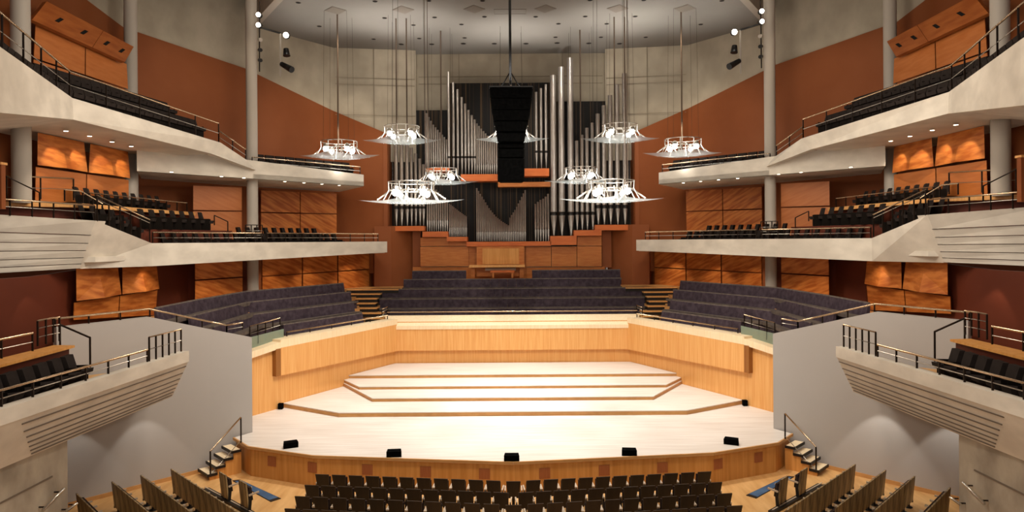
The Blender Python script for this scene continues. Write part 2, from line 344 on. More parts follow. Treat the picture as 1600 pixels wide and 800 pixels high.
# ------------------------------------------------------------------ upper balcony
for mir, sd in SIDES:
    root = thing('upper_balcony', f'pale concrete sweeping front and soffit of the {sd} upper balcony', 'balcony', mx((-15, 28, 12), mir), 0, None, 'structure')
    T = [A(-60, 33, 15.6), A(0, 73, 17.0), A(113, 153, 24.0), A(345, 223, 32.6), A(387, 251, 34.9)]
    B = [A(-60, 168, 15.6), A(0, 176, 17.0), A(115, 187, 24.0), A(330, 240, 32.2), A(400, 266, 35.2)]
    mb = MB()
    for i in range(4):
        f = [Vector((-.3, .25, 0))]*2 if i else [Vector((-.3, .4, 0))]*2
        mb.hexa([B[i], B[i+1], B[i+1]+f[1], B[i]+f[0], T[i], T[i+1], T[i+1]+f[1], T[i]+f[0]])
    mb.build('parapet', 'concrete', root, mir)
    MB().hexa([Vector((-19.5, 18, 12.3)), B[1], B[2], Vector((-19.5, 26, 12.85)), Vector((-19.5, 18, 12.4)), B[1]+Vector((-.2,.1,.1)), B[2]+Vector((-.2,0,.1)), Vector((-19.5, 26, 12.95))]).build('soffit', 'concrete', root, mir)
    MB().hexa([Vector((-19.5, 26, 12.85)), B[2], B[3], Vector((-19.5, 34.4, 12.8)), Vector((-19.5, 26, 12.95)), B[2]+Vector((-.2,0,.1)), B[3]+Vector((-.2,0,.1)), Vector((-19.5, 34.4, 12.95))]).build('soffit', 'concrete', root, mir)
    # lower slab that carries on to the stage end
    MB().prism([(-17.1, 31.2), (-13.35, 35.35), (-8.75, 40.5), (-8.95, 41.0), (-11.4, 45.2), (-15.6, 40.2), (-18.9, 34.9)], 11.9, 12.15).build('lower_slab', 'concrete', root, mir)
    MB().prism([(-17.1, 31.2), (-15.2, 33.3), (-13.35, 35.35), (-8.75, 40.5), (-8.85, 40.75), (-13.45, 35.6), (-15.35, 33.5), (-17.2, 31.5)], 11.9, [12.9, 12.95, 12.57, 12.57, 12.57, 12.57, 12.95, 12.9]).build('lower_front', 'concrete', root, mir)
    MB().prism([(-13.5, 35.7), (-8.95, 40.85), (-9.3, 41.4), (-11.5, 45), (-15.6, 40.2), (-17, 36)], 12.15, 12.18).build('deck', 'maroon', root, mir)
    d1 = [(T[1].x-.7, T[1].y+.3), (T[2].x-.35, T[2].y+.3), (T[3].x-.3, T[3].y+.2)]
    MB().prism(d1 + [(-19.5, 34.4), (-19.5, 17)], 12.96, 13.5).build('deck', 'maroon', root, mir)
    MB().prism([(T[1].x-1.9, T[1].y+.6), (T[2].x-1.35, T[2].y+.4), (T[3].x-1.3, T[3].y+.6), (-19.5, 34.4), (-19.5, 17)], 13.5, 14.25).build('upper_step', 'maroon', root, mir)

# ================================================================== STAGE
deckp = [(0, 23.1), (-7.03, 23.96), (-9.75, 25.1), (-10.75, 26.25), (-10.3, 27.0), (W(29.4), 29.4), (W(38.2), 38.2)]
def full(p): return p + [(-x, y) for x, y in p[::-1] if x]
stage = thing('stage', 'broad wooden concert stage with a pale boarded deck and oak front', 'stage', (0, 30, 0))
MB().prism(full(deckp), 1.02, STAGE).build('deck', 'deck', stage)
mb = MB()
fp = [(x*.992, y+.06) for x, y in deckp[:4]]
for m in (1, -1):
    for a, b in zip(fp, fp[1:]):
        mb.hexa([(a[0]*m, a[1], 0), (b[0]*m, b[1], 0), (b[0]*m, b[1]+.1, 0), (a[0]*m, a[1]+.1, 0), (a[0]*m, a[1], 1.02), (b[0]*m, b[1], 1.02), (b[0]*m, b[1]+.1, 1.02), (a[0]*m, a[1]+.1, 1.02)])
mb.build('front_panel', 'fascia', stage)
mb = MB()
for m in (1, -1):
    for a, b in zip(deckp[:3], deckp[1:4]): mb.bar((a[0]*m, a[1]+.02, STAGE-.04), (b[0]*m, b[1]+.02, STAGE-.04), .06, .1)
mb.build('edge_trim', 'riserwood', stage)
fpp = [(-x, y) for x, y in fp[::-1]][:-1] + fp
fpp = [Vector((x, y, 0)) for x, y in fpp]
for u in (420, 483, 569, 660, 752, 846, 939, 1030, 1117, 1180):
    best = None
    for a, b in zip(fpp, fpp[1:]):         # where the sight line of that column meets the front
        tx = (u-797)/F
        den = (b.x-a.x) - tx*(b.y-a.y); t = (tx*a.y - a.x)/den
        if 0 <= t <= 1: best = (a.lerp(b, t), (b-a).normalized())
    p, d = best; n = Vector((d.y, -d.x, 0)); n = n if n.y < 0 else -n
    w = d*.19
    q = lambda z, o: [p-w+Vector((0,0,z)), p+w+Vector((0,0,z)), p+w+n*o+Vector((0,0,z)), p-w+n*o+Vector((0,0,z))]
    MB().hexa(q(.48, .015) + q(.84, .015)).build('vent_grille', 'vent', stage)
# risers
def riser(label, edge, zb, zt, u):
    """edge: left-half plan points from the centre line out to the side wall; stands on the level below"""
    r = thing('stage_riser', label, 'riser', (0, 34, zb))
    e = edge + [(W(38.15)+.02, 38.15)]
    MB().prism(full(e), zt-.035, zt).build('deck', 'deck', r)
    mb = MB()
    for m in (1, -1):
        for a, b in zip(edge, edge[1:]): mb.hexa([(a[0]*m, a[1]+.03, zb), (b[0]*m, b[1]+.03, zb), (b[0]*m, b[1]+.12, zb), (a[0]*m, a[1]+.12, zb),
                                                 (a[0]*m, a[1]+.03, zt-.035), (b[0]*m, b[1]+.03, zt-.035), (b[0]*m, b[1]+.12, zt-.035), (a[0]*m, a[1]+.12, zt-.035)])
    mb.build('front_panel', 'riserwood', r)
i_ = .02
riser('lowest and widest stage riser with oak front edge', [(0, 29.2), (-7.45, 29.2), (W(31.0)+i_, 31.0)], 1.1, 1.3, 0)
riser('second stage riser up, with splayed corners', [(0, 31.1), (-6.4, 31.1), (W(34.5)+i_, 34.5)], 1.3, 1.47, 0)
riser('third stage riser up, behind the splayed one', [(0, 32.9), (-7.4, 32.9), (W(34.5)+i_+.02, 34.55)], 1.47, 1.62, 0)
riser('topmost stage riser under the back wall of the stage', [(0, 34.85), (W(34.85)+i_, 34.85)], 1.62, 1.79, 0)
# stage walls (maple): recessed base, projecting upper panel, sloping cap
for mir, sd in SIDES:
    root = thing('stage_wall', f'maple panelled wall along the {sd} of the stage', 'wall', mx((W(34), 34, 1.1), mir), 0, None, 'structure')
    P = lambda D, o, z: (W(D)-o*.88*1.0, D+o*.47, z)       # o: metres behind the wall line
    def slab(D0, D1, o0, o1, z0, z1, z0b=None, z1b=None):
        z0b = z0 if z0b is None else z0b; z1b = z1 if z1b is None else z1b
        return MB().hexa([P(D0, o0, z0), P(D1, o0, z0b), P(D1, o1, z0b), P(D0, o1, z0), P(D0, o0, z1), P(D1, o0, z1b), P(D1, o1, z1b), P(D0, o1, z1)])
    slab(29.2, 38.25, 0, .3, 1.0, 3.75, None, 4.1).build('base_panel', 'stagewood', root, mir)
    slab(30.75, 38.1, -.22, 0, 2.62, 3.86, 2.5, 3.98).build('upper_panel', 'stagewood', root, mir)
    slab(30.5, 30.745, -.235, 0, 2.62, 3.84).build('panel_end_shade', 'panel_end_shade', root, mir)  # dark slab stands in for the shaded end of the upper panel
    mb = slab(29.2, 30.75, -.22, .5, 3.62, 3.9, 3.84, 4.12)
    mb.add(slab(30.75, 38.15, -.22, .55, 3.86, 4.22, 3.98, 4.26).v, [(3,2,1,0),(4,5,6,7),(0,1,5,4),(1,2,6,5),(2,3,7,6),(3,0,4,7)])
    mb.build('cap', 'cap', root, mir)
root = thing('stage_back_wall', 'maple panelled wall across the back of the stage', 'wall', (0, 38.2, 1.79), 0, None, 'structure')
MB().box(-6.9, 6.9, 38.2, 38.5, 1.5, 4.1).build('base_panel', 'stagewood', root)
MB().box(-6.75, 6.75, 37.98, 38.2, 2.52, 3.9).build('upper_panel', 'stagewood', root)
xe = 6.85
MB().hexa([(-xe, 37.95, 3.7), (xe, 37.95, 3.7), (xe+.4, 39.0, 3.7), (-xe-.4, 39.0, 3.7), (-xe, 37.95, 3.9), (xe, 37.95, 3.9), (xe+.4, 38.75, 4.4), (-xe-.4, 38.75, 4.4)]).build('cap', 'cap', root)
# ================================================================== ORGAN
OD = 45.5
organ = thing('pipe_organ', 'large concert pipe organ with silver pipes, stepped orange ledges and dark shutters', 'organ', (0, 46, 6))
def ledge(u0, u1, v0, v1, D=OD-.55, dep=1.2, m='ledge'):
    a, b = A(u0, v1, D), A(u1, v0, D)
    MB().box(a.x, b.x, D, D+dep, a.z, b.z).build('ledge', m, organ)
def organpipe(u, vtop, vmouth, vfoot, wpx, D=OD, big=True, name='facade_pipe'):
    p = A(u, vfoot, D); zt, zm, zf = A(u, vtop, D).z, A(u, vmouth, D).z, p.z
    r = wpx/2*D/F
    mb = MB(); n = 12 if big else 8
    if big:
        h = min(.16, r*1.05)
        mb.lathe((p.x, p.y, 0), [(r*.22, zf), (r*.98, zm-h), (r, zm-h*.9), (r*.72, zm-h*.5), (r*.72, zm+h*.2), (r*1.0, zm+h*.6), (r, zm+h), (r*.94, zm+h*2.2), (r*.94, zt)], n, [0, 0, 1, 1, 1, 0, 0, 0])
    else:
        mb.lathe((p.x, p.y, 0), [(r*.4, zf), (r, zm-.06), (r*.8, zm-.04), (r*.8, zm+.03), (r*.95, zm+.05), (r*.95, zt)], n, [0, 0, 0, 0, 0])
    mb.build(name, ['pipe', 'pipe_dark'], organ)
# dark swell boxes behind the pipes
def swell(u0, u1, v0, v1, D=OD+1.0):
    a, b = A(u0, v1, D), A(u1, v0, D)
    MB().box(a.x, b.x, D, D+.5, a.z, b.z).build('swell_shutter', 'shutter', organ)
swell(626, 701, 172, 372); swell(701, 861, 129, 384, OD+1.05); swell(861, 952, 158, 384)
swell(610, 640, 215, 360, OD+1.1); swell(948, 990, 160, 360, OD+1.1)
# ledges
ledge(611, 663, 353, 361); ledge(660, 700, 361.5, 370.5); ledge(698, 730, 370, 377); ledge(729, 861, 377, 385)
ledge(860, 901, 368.5, 383); ledge(897, 940, 359.5, 368.5); ledge(930, 990, 351, 360)
ledge(720, 778, 272, 283); ledge(819, 858, 263, 275); ledge(666, 702, 262, 268)
a, b = A(778, 292, OD), A(860, 284, OD); MB().box(a.x, b.x, OD, OD+.8, a.z, b.z).build('rail', 'organwood', organ)
# facade pipes: left tower, right towers, upper centre
for u, t in zip((619.5, 628, 636.6, 643.4, 650, 656.5, 662), (205, 212, 222, 231, 240, 248, 257)): organpipe(u, t, 324, 352.5, 6.2 if u < 640 else 5)
for u, t in zip((865.5, 878.2, 892.4), (118, 105, 91)): organpipe(u, t, 333.5, 368, 10.2)
for u, t in zip((902, 910, 918, 926.5), (220, 211, 200, 192)): organpipe(u, t, 333, 359, 6.2)
for u, t in zip((935, 944.5, 954.5, 965.5, 977), (178, 165, 149, 132, 115)): organpipe(u, t, 322.5, 350.5, 7.6)
for u, t in zip((838.5, 846, 853.5), (144, 138, 132)): organpipe(u, t, 237, 263, 4.4)
for u, t in zip((701.6, 709, 715.6, 722, 727.5, 732.6, 737.6, 742), (112, 129, 140, 152, 162, 172, 180, 187)): organpipe(u, t, 245.5, 272, 4.2)
def screen(u0, u1, n, tops, vm, vf, D=OD+.15):
    for i in range(n):
        f = i/(n-1); k = f*(len(tops)-1); j = min(int(k), len(tops)-2)
        organpipe(u0+(u1-u0)*f, tops[j]+(tops[j+1]-tops[j])*(k-j), vm, vf, (u1-u0)/(n-1)*.93, D, False, 'screen_pipe')
screen(667, 698, 10, (177, 195, 207, 218), 249, 262)
screen(745.5, 776, 10, (193, 205, 216, 222), 257, 272)
screen(668, 699, 10, (288, 293, 303, 311), 344, 361.5)
screen(702.5, 729, 12, (318, 325, 332, 338), 355, 370)
screen(745.5, 794.5, 19, (294, 310, 326, 338, 346, 352), 362, 377)
screen(797, 821, 10, (340, 328, 313, 297), 362, 377)
screen(837, 857, 6, (319, 313, 310, 303), 358, 377)
# panelled case below
def opanel(u0, u1, v0, v1, D, m='organwood', nm='case_panel'):
    a, b = A(u0, v1, D), A(u1, v0, D); MB().box(a.x, b.x, D, D+.3, a.z, b.z).build(nm, m, organ)
opanel(657, 732, 385.2, 416.5, OD-.2); opanel(862, 901, 385.2, 416.5, OD-.2); opanel(902, 940, 384.8, 416.5, OD-.2); opanel(822, 861, 385.2, 416.5, OD-.2)
opanel(657, 700, 371, 384.6, OD-.15); opanel(700, 730, 377, 384.6, OD-.1); opanel(902, 940, 369, 384.2, OD-.15)
opanel(645, 732, 417, 440, OD-.1); opanel(822, 945, 417, 440, OD-.1)
opanel(645, 657, 361, 418, OD+.1, 'orange', 'case_side'); opanel(941, 955, 361, 418, OD+.1, 'orange', 'case_side')
opanel(732, 822, 384, 440, OD-.1)
# organ console with its bench
con = thing('organ_console', 'wooden organ console with a wide pale shelf in front of the organ', 'console', (0, 44.3, 6.3))
def cbox(u0, u1, v0, v1, D, dep, nm, m, mb=None, root=con):
    a, b = A(u0, v1, D), A(u1, v0, D); MB().box(a.x, b.x, D, D+dep, a.z, b.z).build(nm, m, root)
cbox(745, 819, 385, 432, 44.75, .4, 'cabinet', 'organwood'); cbox(754, 811, 388, 413, 44.68, .07, 'music_panel', 'fascia')
cbox(733, 820, 414, 418, 44.0, .75, 'shelf', 'stagewood'); cbox(736, 742, 418, 434, 44.4, .5, 'side_panel', 'organwood'); cbox(812, 818, 418, 434, 44.4, .5, 'side_panel', 'organwood')
cbox(758, 806, 419, 423, 44.45, .3, 'keyboard', 'armtip')
ob = thing('organ_bench', 'small wooden organ bench tucked under the console shelf', 'bench', (0, 43.8, 6.2))
cbox(766, 804, 422.5, 426, 43.85, .4, 'seat', 'ledge', None, ob)
for u in (769, 799): cbox(u, u+3, 426, 434, 43.85, .4, 'leg', 'organwood', None, ob)

# ================================================================== CHOIR SEATING
def bench(label, path, ztop, sidev, mir, group=None, sw=.55):
    """upholstered bench: path = plan line of the back, sidev = +1 if the sitters face to the right of the path"""
    path = [Vector((x, y, 0)) for x, y in path]
    root = thing('choir_bench', label, 'bench', mx((path[0].x, path[0].y, ztop-.95), mir), 0, group)
    zs = ztop-.5
    for i in range(len(path)-1):
        a, b = path[i], path[i+1]; d = (b-a).normalized(); n = Vector((d.y, -d.x, 0))*sidev; L = (b-a).length
        k = max(1, round(L/sw)); s = L/k
        for j in range(k):
            p, q = a+d*(s*j+.004), a+d*(s*(j+1)-.004); mb = MB(); Zv = lambda v, z: Vector((v.x, v.y, z))
            mb.hexa([Zv(p+n*.14, zs-.04), Zv(q+n*.14, zs-.04), Zv(q, zs-.04), Zv(p, zs-.04), Zv(p+n*.05, ztop-.05), Zv(q+n*.05, ztop-.05), Zv(q-n*.03, ztop-.05), Zv(p-n*.03, ztop-.05)])
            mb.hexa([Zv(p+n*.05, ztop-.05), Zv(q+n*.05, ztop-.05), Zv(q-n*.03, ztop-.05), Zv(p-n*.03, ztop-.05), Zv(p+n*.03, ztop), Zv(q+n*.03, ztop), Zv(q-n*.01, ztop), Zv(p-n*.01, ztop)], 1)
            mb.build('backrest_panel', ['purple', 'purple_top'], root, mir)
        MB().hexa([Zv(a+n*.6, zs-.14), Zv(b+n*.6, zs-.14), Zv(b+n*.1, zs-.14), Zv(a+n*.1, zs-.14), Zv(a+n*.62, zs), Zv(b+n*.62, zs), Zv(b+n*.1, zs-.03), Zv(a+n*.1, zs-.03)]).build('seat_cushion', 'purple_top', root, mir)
        MB().hexa([Zv(a+n*.5, zs-.45), Zv(b+n*.5, zs-.45), Zv(b+n*.12, zs-.45), Zv(a+n*.12, zs-.45), Zv(a+n*.5, zs-.14), Zv(b+n*.5, zs-.14), Zv(b+n*.12, zs-.14), Zv(a+n*.12, zs-.14)]).build('base', 'purple', root, mir)
    return root
rows = [('front', 40.2, 4.64, -7.15), ('second', 41.2, 5.14, -7.95), ('third', 42.2, 5.67, -8.15), ('fourth', 43.2, 6.21, -6.85)]
ter = MB()
for nm, D, zt, x in rows:
    bench(f'long purple choir bench in the centre block, {nm} row up from the stage back wall', [(x, D), (-x, D)], zt, 1, False, 'centre choir benches')
    ter.box(x-.15, -x+.15, D-.72, 44.9, 3.2, zt-.95)
ter.box(-6.5, 6.5, 43.5, 44.9, 5, 5.75)
bench('short purple choir bench left of the organ console', [(-6.45, 44.2), (-2.95, 44.2)], 6.7, 1, False, 'top choir benches')
bench('short purple choir bench right of the organ console', [(1.3, 44.2), (7.0, 44.2)], 6.7, 1, False, 'top choir benches')
struct(ter, 'floor_choir', 'riserwood', 'stepped timber floor under the centre choir benches', 'floor')
offs = lambda o: (lambda D: W(D) - o)
siderows = [('front', [(-10.86, 32.3), (-8.2, 37.25)], 4.73), ('second', [(-11.97, 27.3), (-12.2, 31.8), (-8.85, 38.0)], 5.26),
            ('third', [(-12.6, 26.6), (-12.72, 32.7), (-9.28, 39.1)], 5.76), ('topmost', [(-13.3, 25.4), (-13.4, 29.0), (-13.15, 33.8), (-9.87, 39.9)], 6.21)]
for mir, sd in SIDES:
    mb = MB()
    for nm, path, zt in siderows:
        bench(f'curved purple choir bench of the {sd} side block, {nm} row from the stage', path, zt, 1, mir, f'{sd} choir benches')
        poly = [(x+.62, y-.3) for x, y in path] + [(-9.6, 42.5), (-14.2, 37.6), (-16.5, 34), (-16.5, 24.6), (-13.6, 24.3)]
        mb.prism(poly, 3.0, zt-.95)
    struct(mb, 'floor_choir_'+sd, 'riserwood', f'stepped floor under the {sd} choir benches', 'floor', mir)
    st = thing('choir_stair', f'pale timber stair between the {sd} and centre choir blocks', 'stair', mx((-8.5, 39, 4), mir))
    xo = [-8.35, -8.75, -9.1, -9.4, -9.7, -9.95, -10.2]; xi = [-7.3, -7.45, -7.9, -8.1, -8.1, -8.0, -7.0]
    for k in range(7):
        z = 4.25+.235*k; y = 38.75+.55*k; e = 44.5
        mb = MB().box(xo[k], xi[k], y, y+.75, z-.06, z, 0); mb.box(xo[k], xi[k], y+.04, y+.75, z-.24, z-.06, 1)
        mb.build('tread', ['stagewood', 'nosing'], st, mir)
    struct(MB().box(-11, -6.9, 42.4, 44.8, 3.2, 5.66), 'floor_landing_'+sd, 'riserwood', f'timber landing beside the {sd} end of the choir', 'floor', mir)
    railing(f'short bronze guard rail at the foot of the {sd} choir stair', [A(597, 497, 38.9), A(606, 493, 38.9)], .5, .3, mir, (.35, .7), 'brass', .02)
    # rail along the stage wall cap and the stepped rail over the grey wall
    c0, c1 = Vector((W(31.6)-.35, 31.75, 4.22)), Vector((W(38.0)-.3, 38.2, 4.26))
    railing(f'low polished rail on the cap of the {sd} stage wall', [c0, c1], .2, 1.6, mir, (), 'brass', .035)
    railing(f'sloping double handrail beside the {sd} lower choir steps', [Vector((W(29.6)-.2, 29.7, 4.1)), Vector((W(31.4)-.5, 31.6, 4.25))], .85, .55, mir, (.6,), 'brass', .025)
    MB_ = MB().hexa([(W(29.5)-.25, 29.6, 3.9), (W(31.4)-.3, 31.5, 4.1), (W(31.4)-.33, 31.55, 4.1), (W(29.5)-.28, 29.65, 3.9), (W(29.5)-.25, 29.6, 4.45), (W(31.4)-.3, 31.5, 4.6), (W(31.4)-.33, 31.55, 4.6), (W(29.5)-.28, 29.65, 4.45)])
    tag(MB_.build('glass_guard', 'glass', None, mir), f'pale green glass guard at the corner of the {sd} stage wall', 'glass panel')
railing('low polished rail on the cap of the stage back wall', [Vector((-7.1, 38.8, 4.38)), Vector((7.1, 38.8, 4.38))], .2, 1.55, False, (), 'brass', .035)

# ================================================================== STALLS SEATS
def seat_proto(name, w, backmat, label, cat='seat', z0=.34):
    r = thing(name, label, cat)
    mb = MB()                                  # shell leans back, narrower at the foot
    side = z0 < .3; z1, b0, b1 = (.96, -.02, -.1) if side else (.93, -.02, -.17); wt, wb = w/2, w/2*(.82 if z0 > .3 else .98)
    mb.hexa([(-wb, b0-.04, z0), (wb, b0-.04, z0), (wb, b0, z0), (-wb, b0, z0), (-wt, b1-.04, z1), (wt, b1-.04, z1), (wt, b1, z1), (-wt, b1, z1)])
    mb.build('backrest', backmat, r, world=False)
    MB().hexa([(-wb*.94, b0, z0+.08), (wb*.94, b0, z0+.08), (wb*.9, b0+.07, z0+.1), (-wb*.9, b0+.07, z0+.1), (-wt*.94, b1, z1-(.12 if side else .03)), (wt*.94, b1, z1-(.12 if side else .03)), (wt*.9, b1+.05, z1-(.16 if side else .05)), (-wt*.9, b1+.05, z1-(.16 if side else .05))]).build('back_cushion', 'cushion', r, world=False)
    MB().hexa([(-w*.43, .02, .36), (w*.43, .02, .36), (w*.43, .12, .38), (-w*.43, .12, .38), (-w*.45, -.02, .8), (w*.45, -.02, .8), (w*.45, .06, .8), (-w*.45, .06, .8)]).build('seat', 'cushion', r, world=False)
    for s in (-1, 1):
        x = s*.265; mb = MB().bar((x, -.04, .56), (x, .3, .6), .045, .05, 0); mb.bar((x, -.02, .1), (x, .02, .55), .04, .1, 1)
        mb.build('armrest', ['armtip', 'black'], r, world=False)
    MB().lathe((0, 0, 0), [(.13, 0), (.13, .02), (.05, .05), (.05, .38)], 8).build('pedestal', 'black', r, world=False)
    return r
st0 = seat_proto('stalls_seat', .46, 'seatback', '')
used = [False]
def place(proto, flag, p, fwd, label, group):
    rz = math.atan2(fwd[1], fwd[0]) - PI/2
    if not flag[0]:
        flag[0] = True; proto.location = p; proto.rotation_euler = (0,0,rz); proto['label'] = label; proto['group'] = group; return proto
    return dup(proto, p, rz, label, group)
rowsD = [(21.95, 22.75), (20.95, 21.75), (20.0, 20.8), (19.05, 19.85)]   # distance at the centre, at the aisle
rn = ['front', 'second', 'third', 'fourth']
for r, (Dc, De) in enumerate(rowsD):
    xe = (6.29, 6.34, 6.35, 6.34)[r]
    if r in (0, 2): k = 11; xs = [0] + [(.62+(xe-.62)*i/10)*s for i in range(11) for s in (1, -1)]
    else: k = 11; xs = [(.36+(xe-.36)*i/11)*s for i in range(12) for s in (1, -1)]; xs = [x for x in xs if abs(x) < 6.6]
    xs.sort()
    if r == 3: xs = [x for x in xs if abs(x) > 2.9]
    for i, x in enumerate(xs):
        D = Dc + (De-Dc)*abs(x)/6.5; n = Vector((-(De-Dc)/6.5*(1 if x > 0 else -1 if x < 0 else 0)*1.0, 1))
        sd = 'left' if x < -.1 else 'right' if x > .1 else 'centre'
        j = i+1 if x < 0 else len(xs)-i
        lab = f'dark seat exactly on the centre line of the {rn[r]} stalls row' if sd == 'centre' else f'dark upholstered stalls seat, {ORD[j]} from the {sd} aisle in the {rn[r]} centre row'
        place(st0, used, (x, D, 0), (n.x, n.y), lab, 'centre stalls seats')
# angled side blocks
sb0 = seat_proto('side_stalls_seat', .55, 'sideback', '', 'seat', .14); used2 = [False]
SB = [((-11.5, 23.2), (-7.5, 19.2)), ((-12.2, 22.6), (-8.2, 18.6)), ((-12.8, 22.0), (-8.8, 18.0)), ((-13.3, 21.0), (-9.3, 17.0))]
for mir, sd in SIDES:
    for r, (a, b) in enumerate(SB):
        a, b = Vector(a), Vector(b); d = (b-a).normalized(); n = Vector((-d.y, d.x)); n = n if n.y > 0 else -n
        for k in range([10, 8, 7, 5][r]):
            p = a + d*(.28+.555*k)
            if p.y < 18.0: break
            q = mx((p.x, p.y, 0), mir); f = (-n.x if mir else n.x, n.y)
            place(sb0, used2, q, f, f'walnut backed seat, {ORD[k+1]} from the wall, {rn[r]} angled row of {sd} side block', f'{sd} side block seats')
    # two single seats in front of the block, the dark floor track and the blue mat
    for u, v, t in ((343, 741, 'nearer the stage steps'), (374, 754, 'nearer the centre stalls')):
        p = Z(u+3, v+2, .9); d = (Vector(SB[0][1])-Vector(SB[0][0])).normalized(); n = Vector((-d.y, d.x))
        n = n if n.y > 0 else -n
        q = mx((p.x+n.x*.16, p.y+n.y*.16, 0), mir)
        place(sb0, used2, q, (-n.x if mir else n.x, n.y), f'single walnut backed seat in front of the {sd} side block, {t}', f'{sd} single seats')
    a, b = Z(322, 764, .05), Z(400, 806, .05)
    t = thing('floor_track', f'dark metal seat track on the floor before the {sd} side block', 'track', mx((a.x, a.y, 0), mir))
    MB().bar((a.x, a.y, .04), (b.x, b.y, .04), .2, .08).build('channel', 'nosing', t, mir)
    dd = Vector((-.08, .09, 0)); MB().bar(Vector((a.x, a.y, .085))+dd, Vector((b.x, b.y, .085))+dd, .04, .02).build('strip', 'armtip', t, mir)
    q = [Z(363, 751, .01), Z(374.5, 749.5, .01), Z(439, 779, .01), Z(423, 784, .01)]
    t = thing('floor_mat', f'narrow blue mat with dark border beside the {sd} single seats', 'mat', mx(q[0], mir))
    mb = MB().prism([(p.x, p.y) for p in q], 0, .02); mb.build('border', 'nosing', t, mir)
    c = sum(q, Vector())/4; MB().prism([(lerp(c.x, p.x, .9), lerp(c.y, p.y, .9)) for p in q], .02, .026).build('mat', 'blue', t, mir)
# ================================================================== BALCONY SEATS
bs0 = thing('balcony_seat', '', 'seat'); used3 = [False]
MB().hexa([(-.24, -.12, .3), (.24, -.12, .3), (.24, .06, .34), (-.24, .06, .34), (-.255, -.24, .88), (.255, -.24, .88), (.255, -.1, .88), (-.255, -.1, .88)]).build('backrest', 'tierseat', bs0, world=False)
MB().hexa([(-.23, 0, .32), (.23, 0, .32), (.23, .42, .34), (-.23, .42, .34), (-.23, 0, .45), (.23, 0, .45), (.23, .45, .48), (-.23, .45, .48)]).build('seat', 'tierseat', bs0, world=False)
MB().box(-.24, .24, -.08, .3, 0, .32).box(-.25, -.232, -.1, .3, .1, .56).box(.232, .25, -.1, .3, .1, .56).build('frame', 'seatframe', bs0, world=False)
def seatrow(pts, z, fwd, n, mir, where, group):
    pts = [Vector((p[0], p[1], z if len(p) < 3 else p[2])) for p in pts]; L = plen(pts)
    for k in range(n):
        p, d = along(pts, L*(k+.5)/n)
        f = fwd if fwd else (d.y, -d.x)
        place(bs0, used3, mx(p, mir), (-f[0] if mir else f[0], f[1]), f'dark seat, {ORD[k+1]} from the camera, {where}', group)
for mir, sd in SIDES:
    g2, g3 = f'{sd} middle balcony seats', f'{sd} upper balcony seats'
    seatrow([(-15.75, 25.7, 9.2), (-15.85, 28.8, 8.65)], 0, (.9, .5), 5, mir, f'sloping corner row of {sd} middle balcony', g2)
    seatrow([(-16.45, 26.0, 9.3), (-16.5, 28.8, 9.2)], 0, (.9, .5), 4, mir, f'inner corner row of {sd} middle balcony', g2)
    fr = lambda D, o: (-15.3+(D-29)*.621-o*1.177, D)
    seatrow([fr(29.9, .55), fr(33.7, .75)], 8.2, (.85, .53), 8, mir, f'low front row of {sd} middle balcony', g2)
    seatrow([(-15.95, 29.2), (-14.95, 33.6)], 9.2, (.95, .3), 7, mir, f'row below the wood ledge of {sd} middle balcony', g2)
    seatrow([(-17.4, 27.2), (-17.1, 33.6)], 9.99, (.9, .4), 10, mir, f'row above the wood ledge of {sd} middle balcony', g2)
    seatrow([fr(34.3, .85), fr(39.3, .85)], 8.16, (.85, .53), 11, mir, f'front row past the column, {sd} middle balcony', g2)
    seatrow([fr(34.6, 1.8), fr(39.3, 1.8)], 8.5, (.85, .53), 10, mir, f'back row past the column, {sd} middle balcony', g2)
    p1 = [(-13.7, 17.4), (-16.05, 24.1), (-14.75, 32.2)]; p2 = [(-15.0, 17.6), (-17.1, 24.4), (-15.9, 31.8)]
    seatrow(p1, 13.5, None, 29, mir, f'front row of {sd} upper balcony', g3)
    seatrow(p2, 14.25, None, 28, mir, f'second row of {sd} upper balcony', g3)
    seatrow([(-13.65, 36.4), (-9.6, 40.9)], 12.45, (.75, -.66), 10, mir, f'stage end row of {sd} upper balcony', g3)
    # terrace row nearest the camera
    seatrow([(-12.15, 15.3), (-12.5, 19.7)], 4.55, (1, .2), 7, mir, f'{sd} terrace row under the oak ledge', f'{sd} terrace seats')
    r = thing('terrace_ledge', f'pale oak topped parapet behind the {sd} terrace seats', 'ledge', mx((-12.9, 17, 4.3), mir))
    MB().prism([(-12.5, 12), (-12.95, 19.95), (-13.2, 20.0), (-12.8, 12)], 4.28, 5.55).build('panel', 'maroon', r, mir)
    MB().prism([(-12.35, 12), (-12.85, 20.05), (-13.5, 20.1), (-13.1, 12)], 5.55, 5.62).build('cap', 'fascia', r, mir)
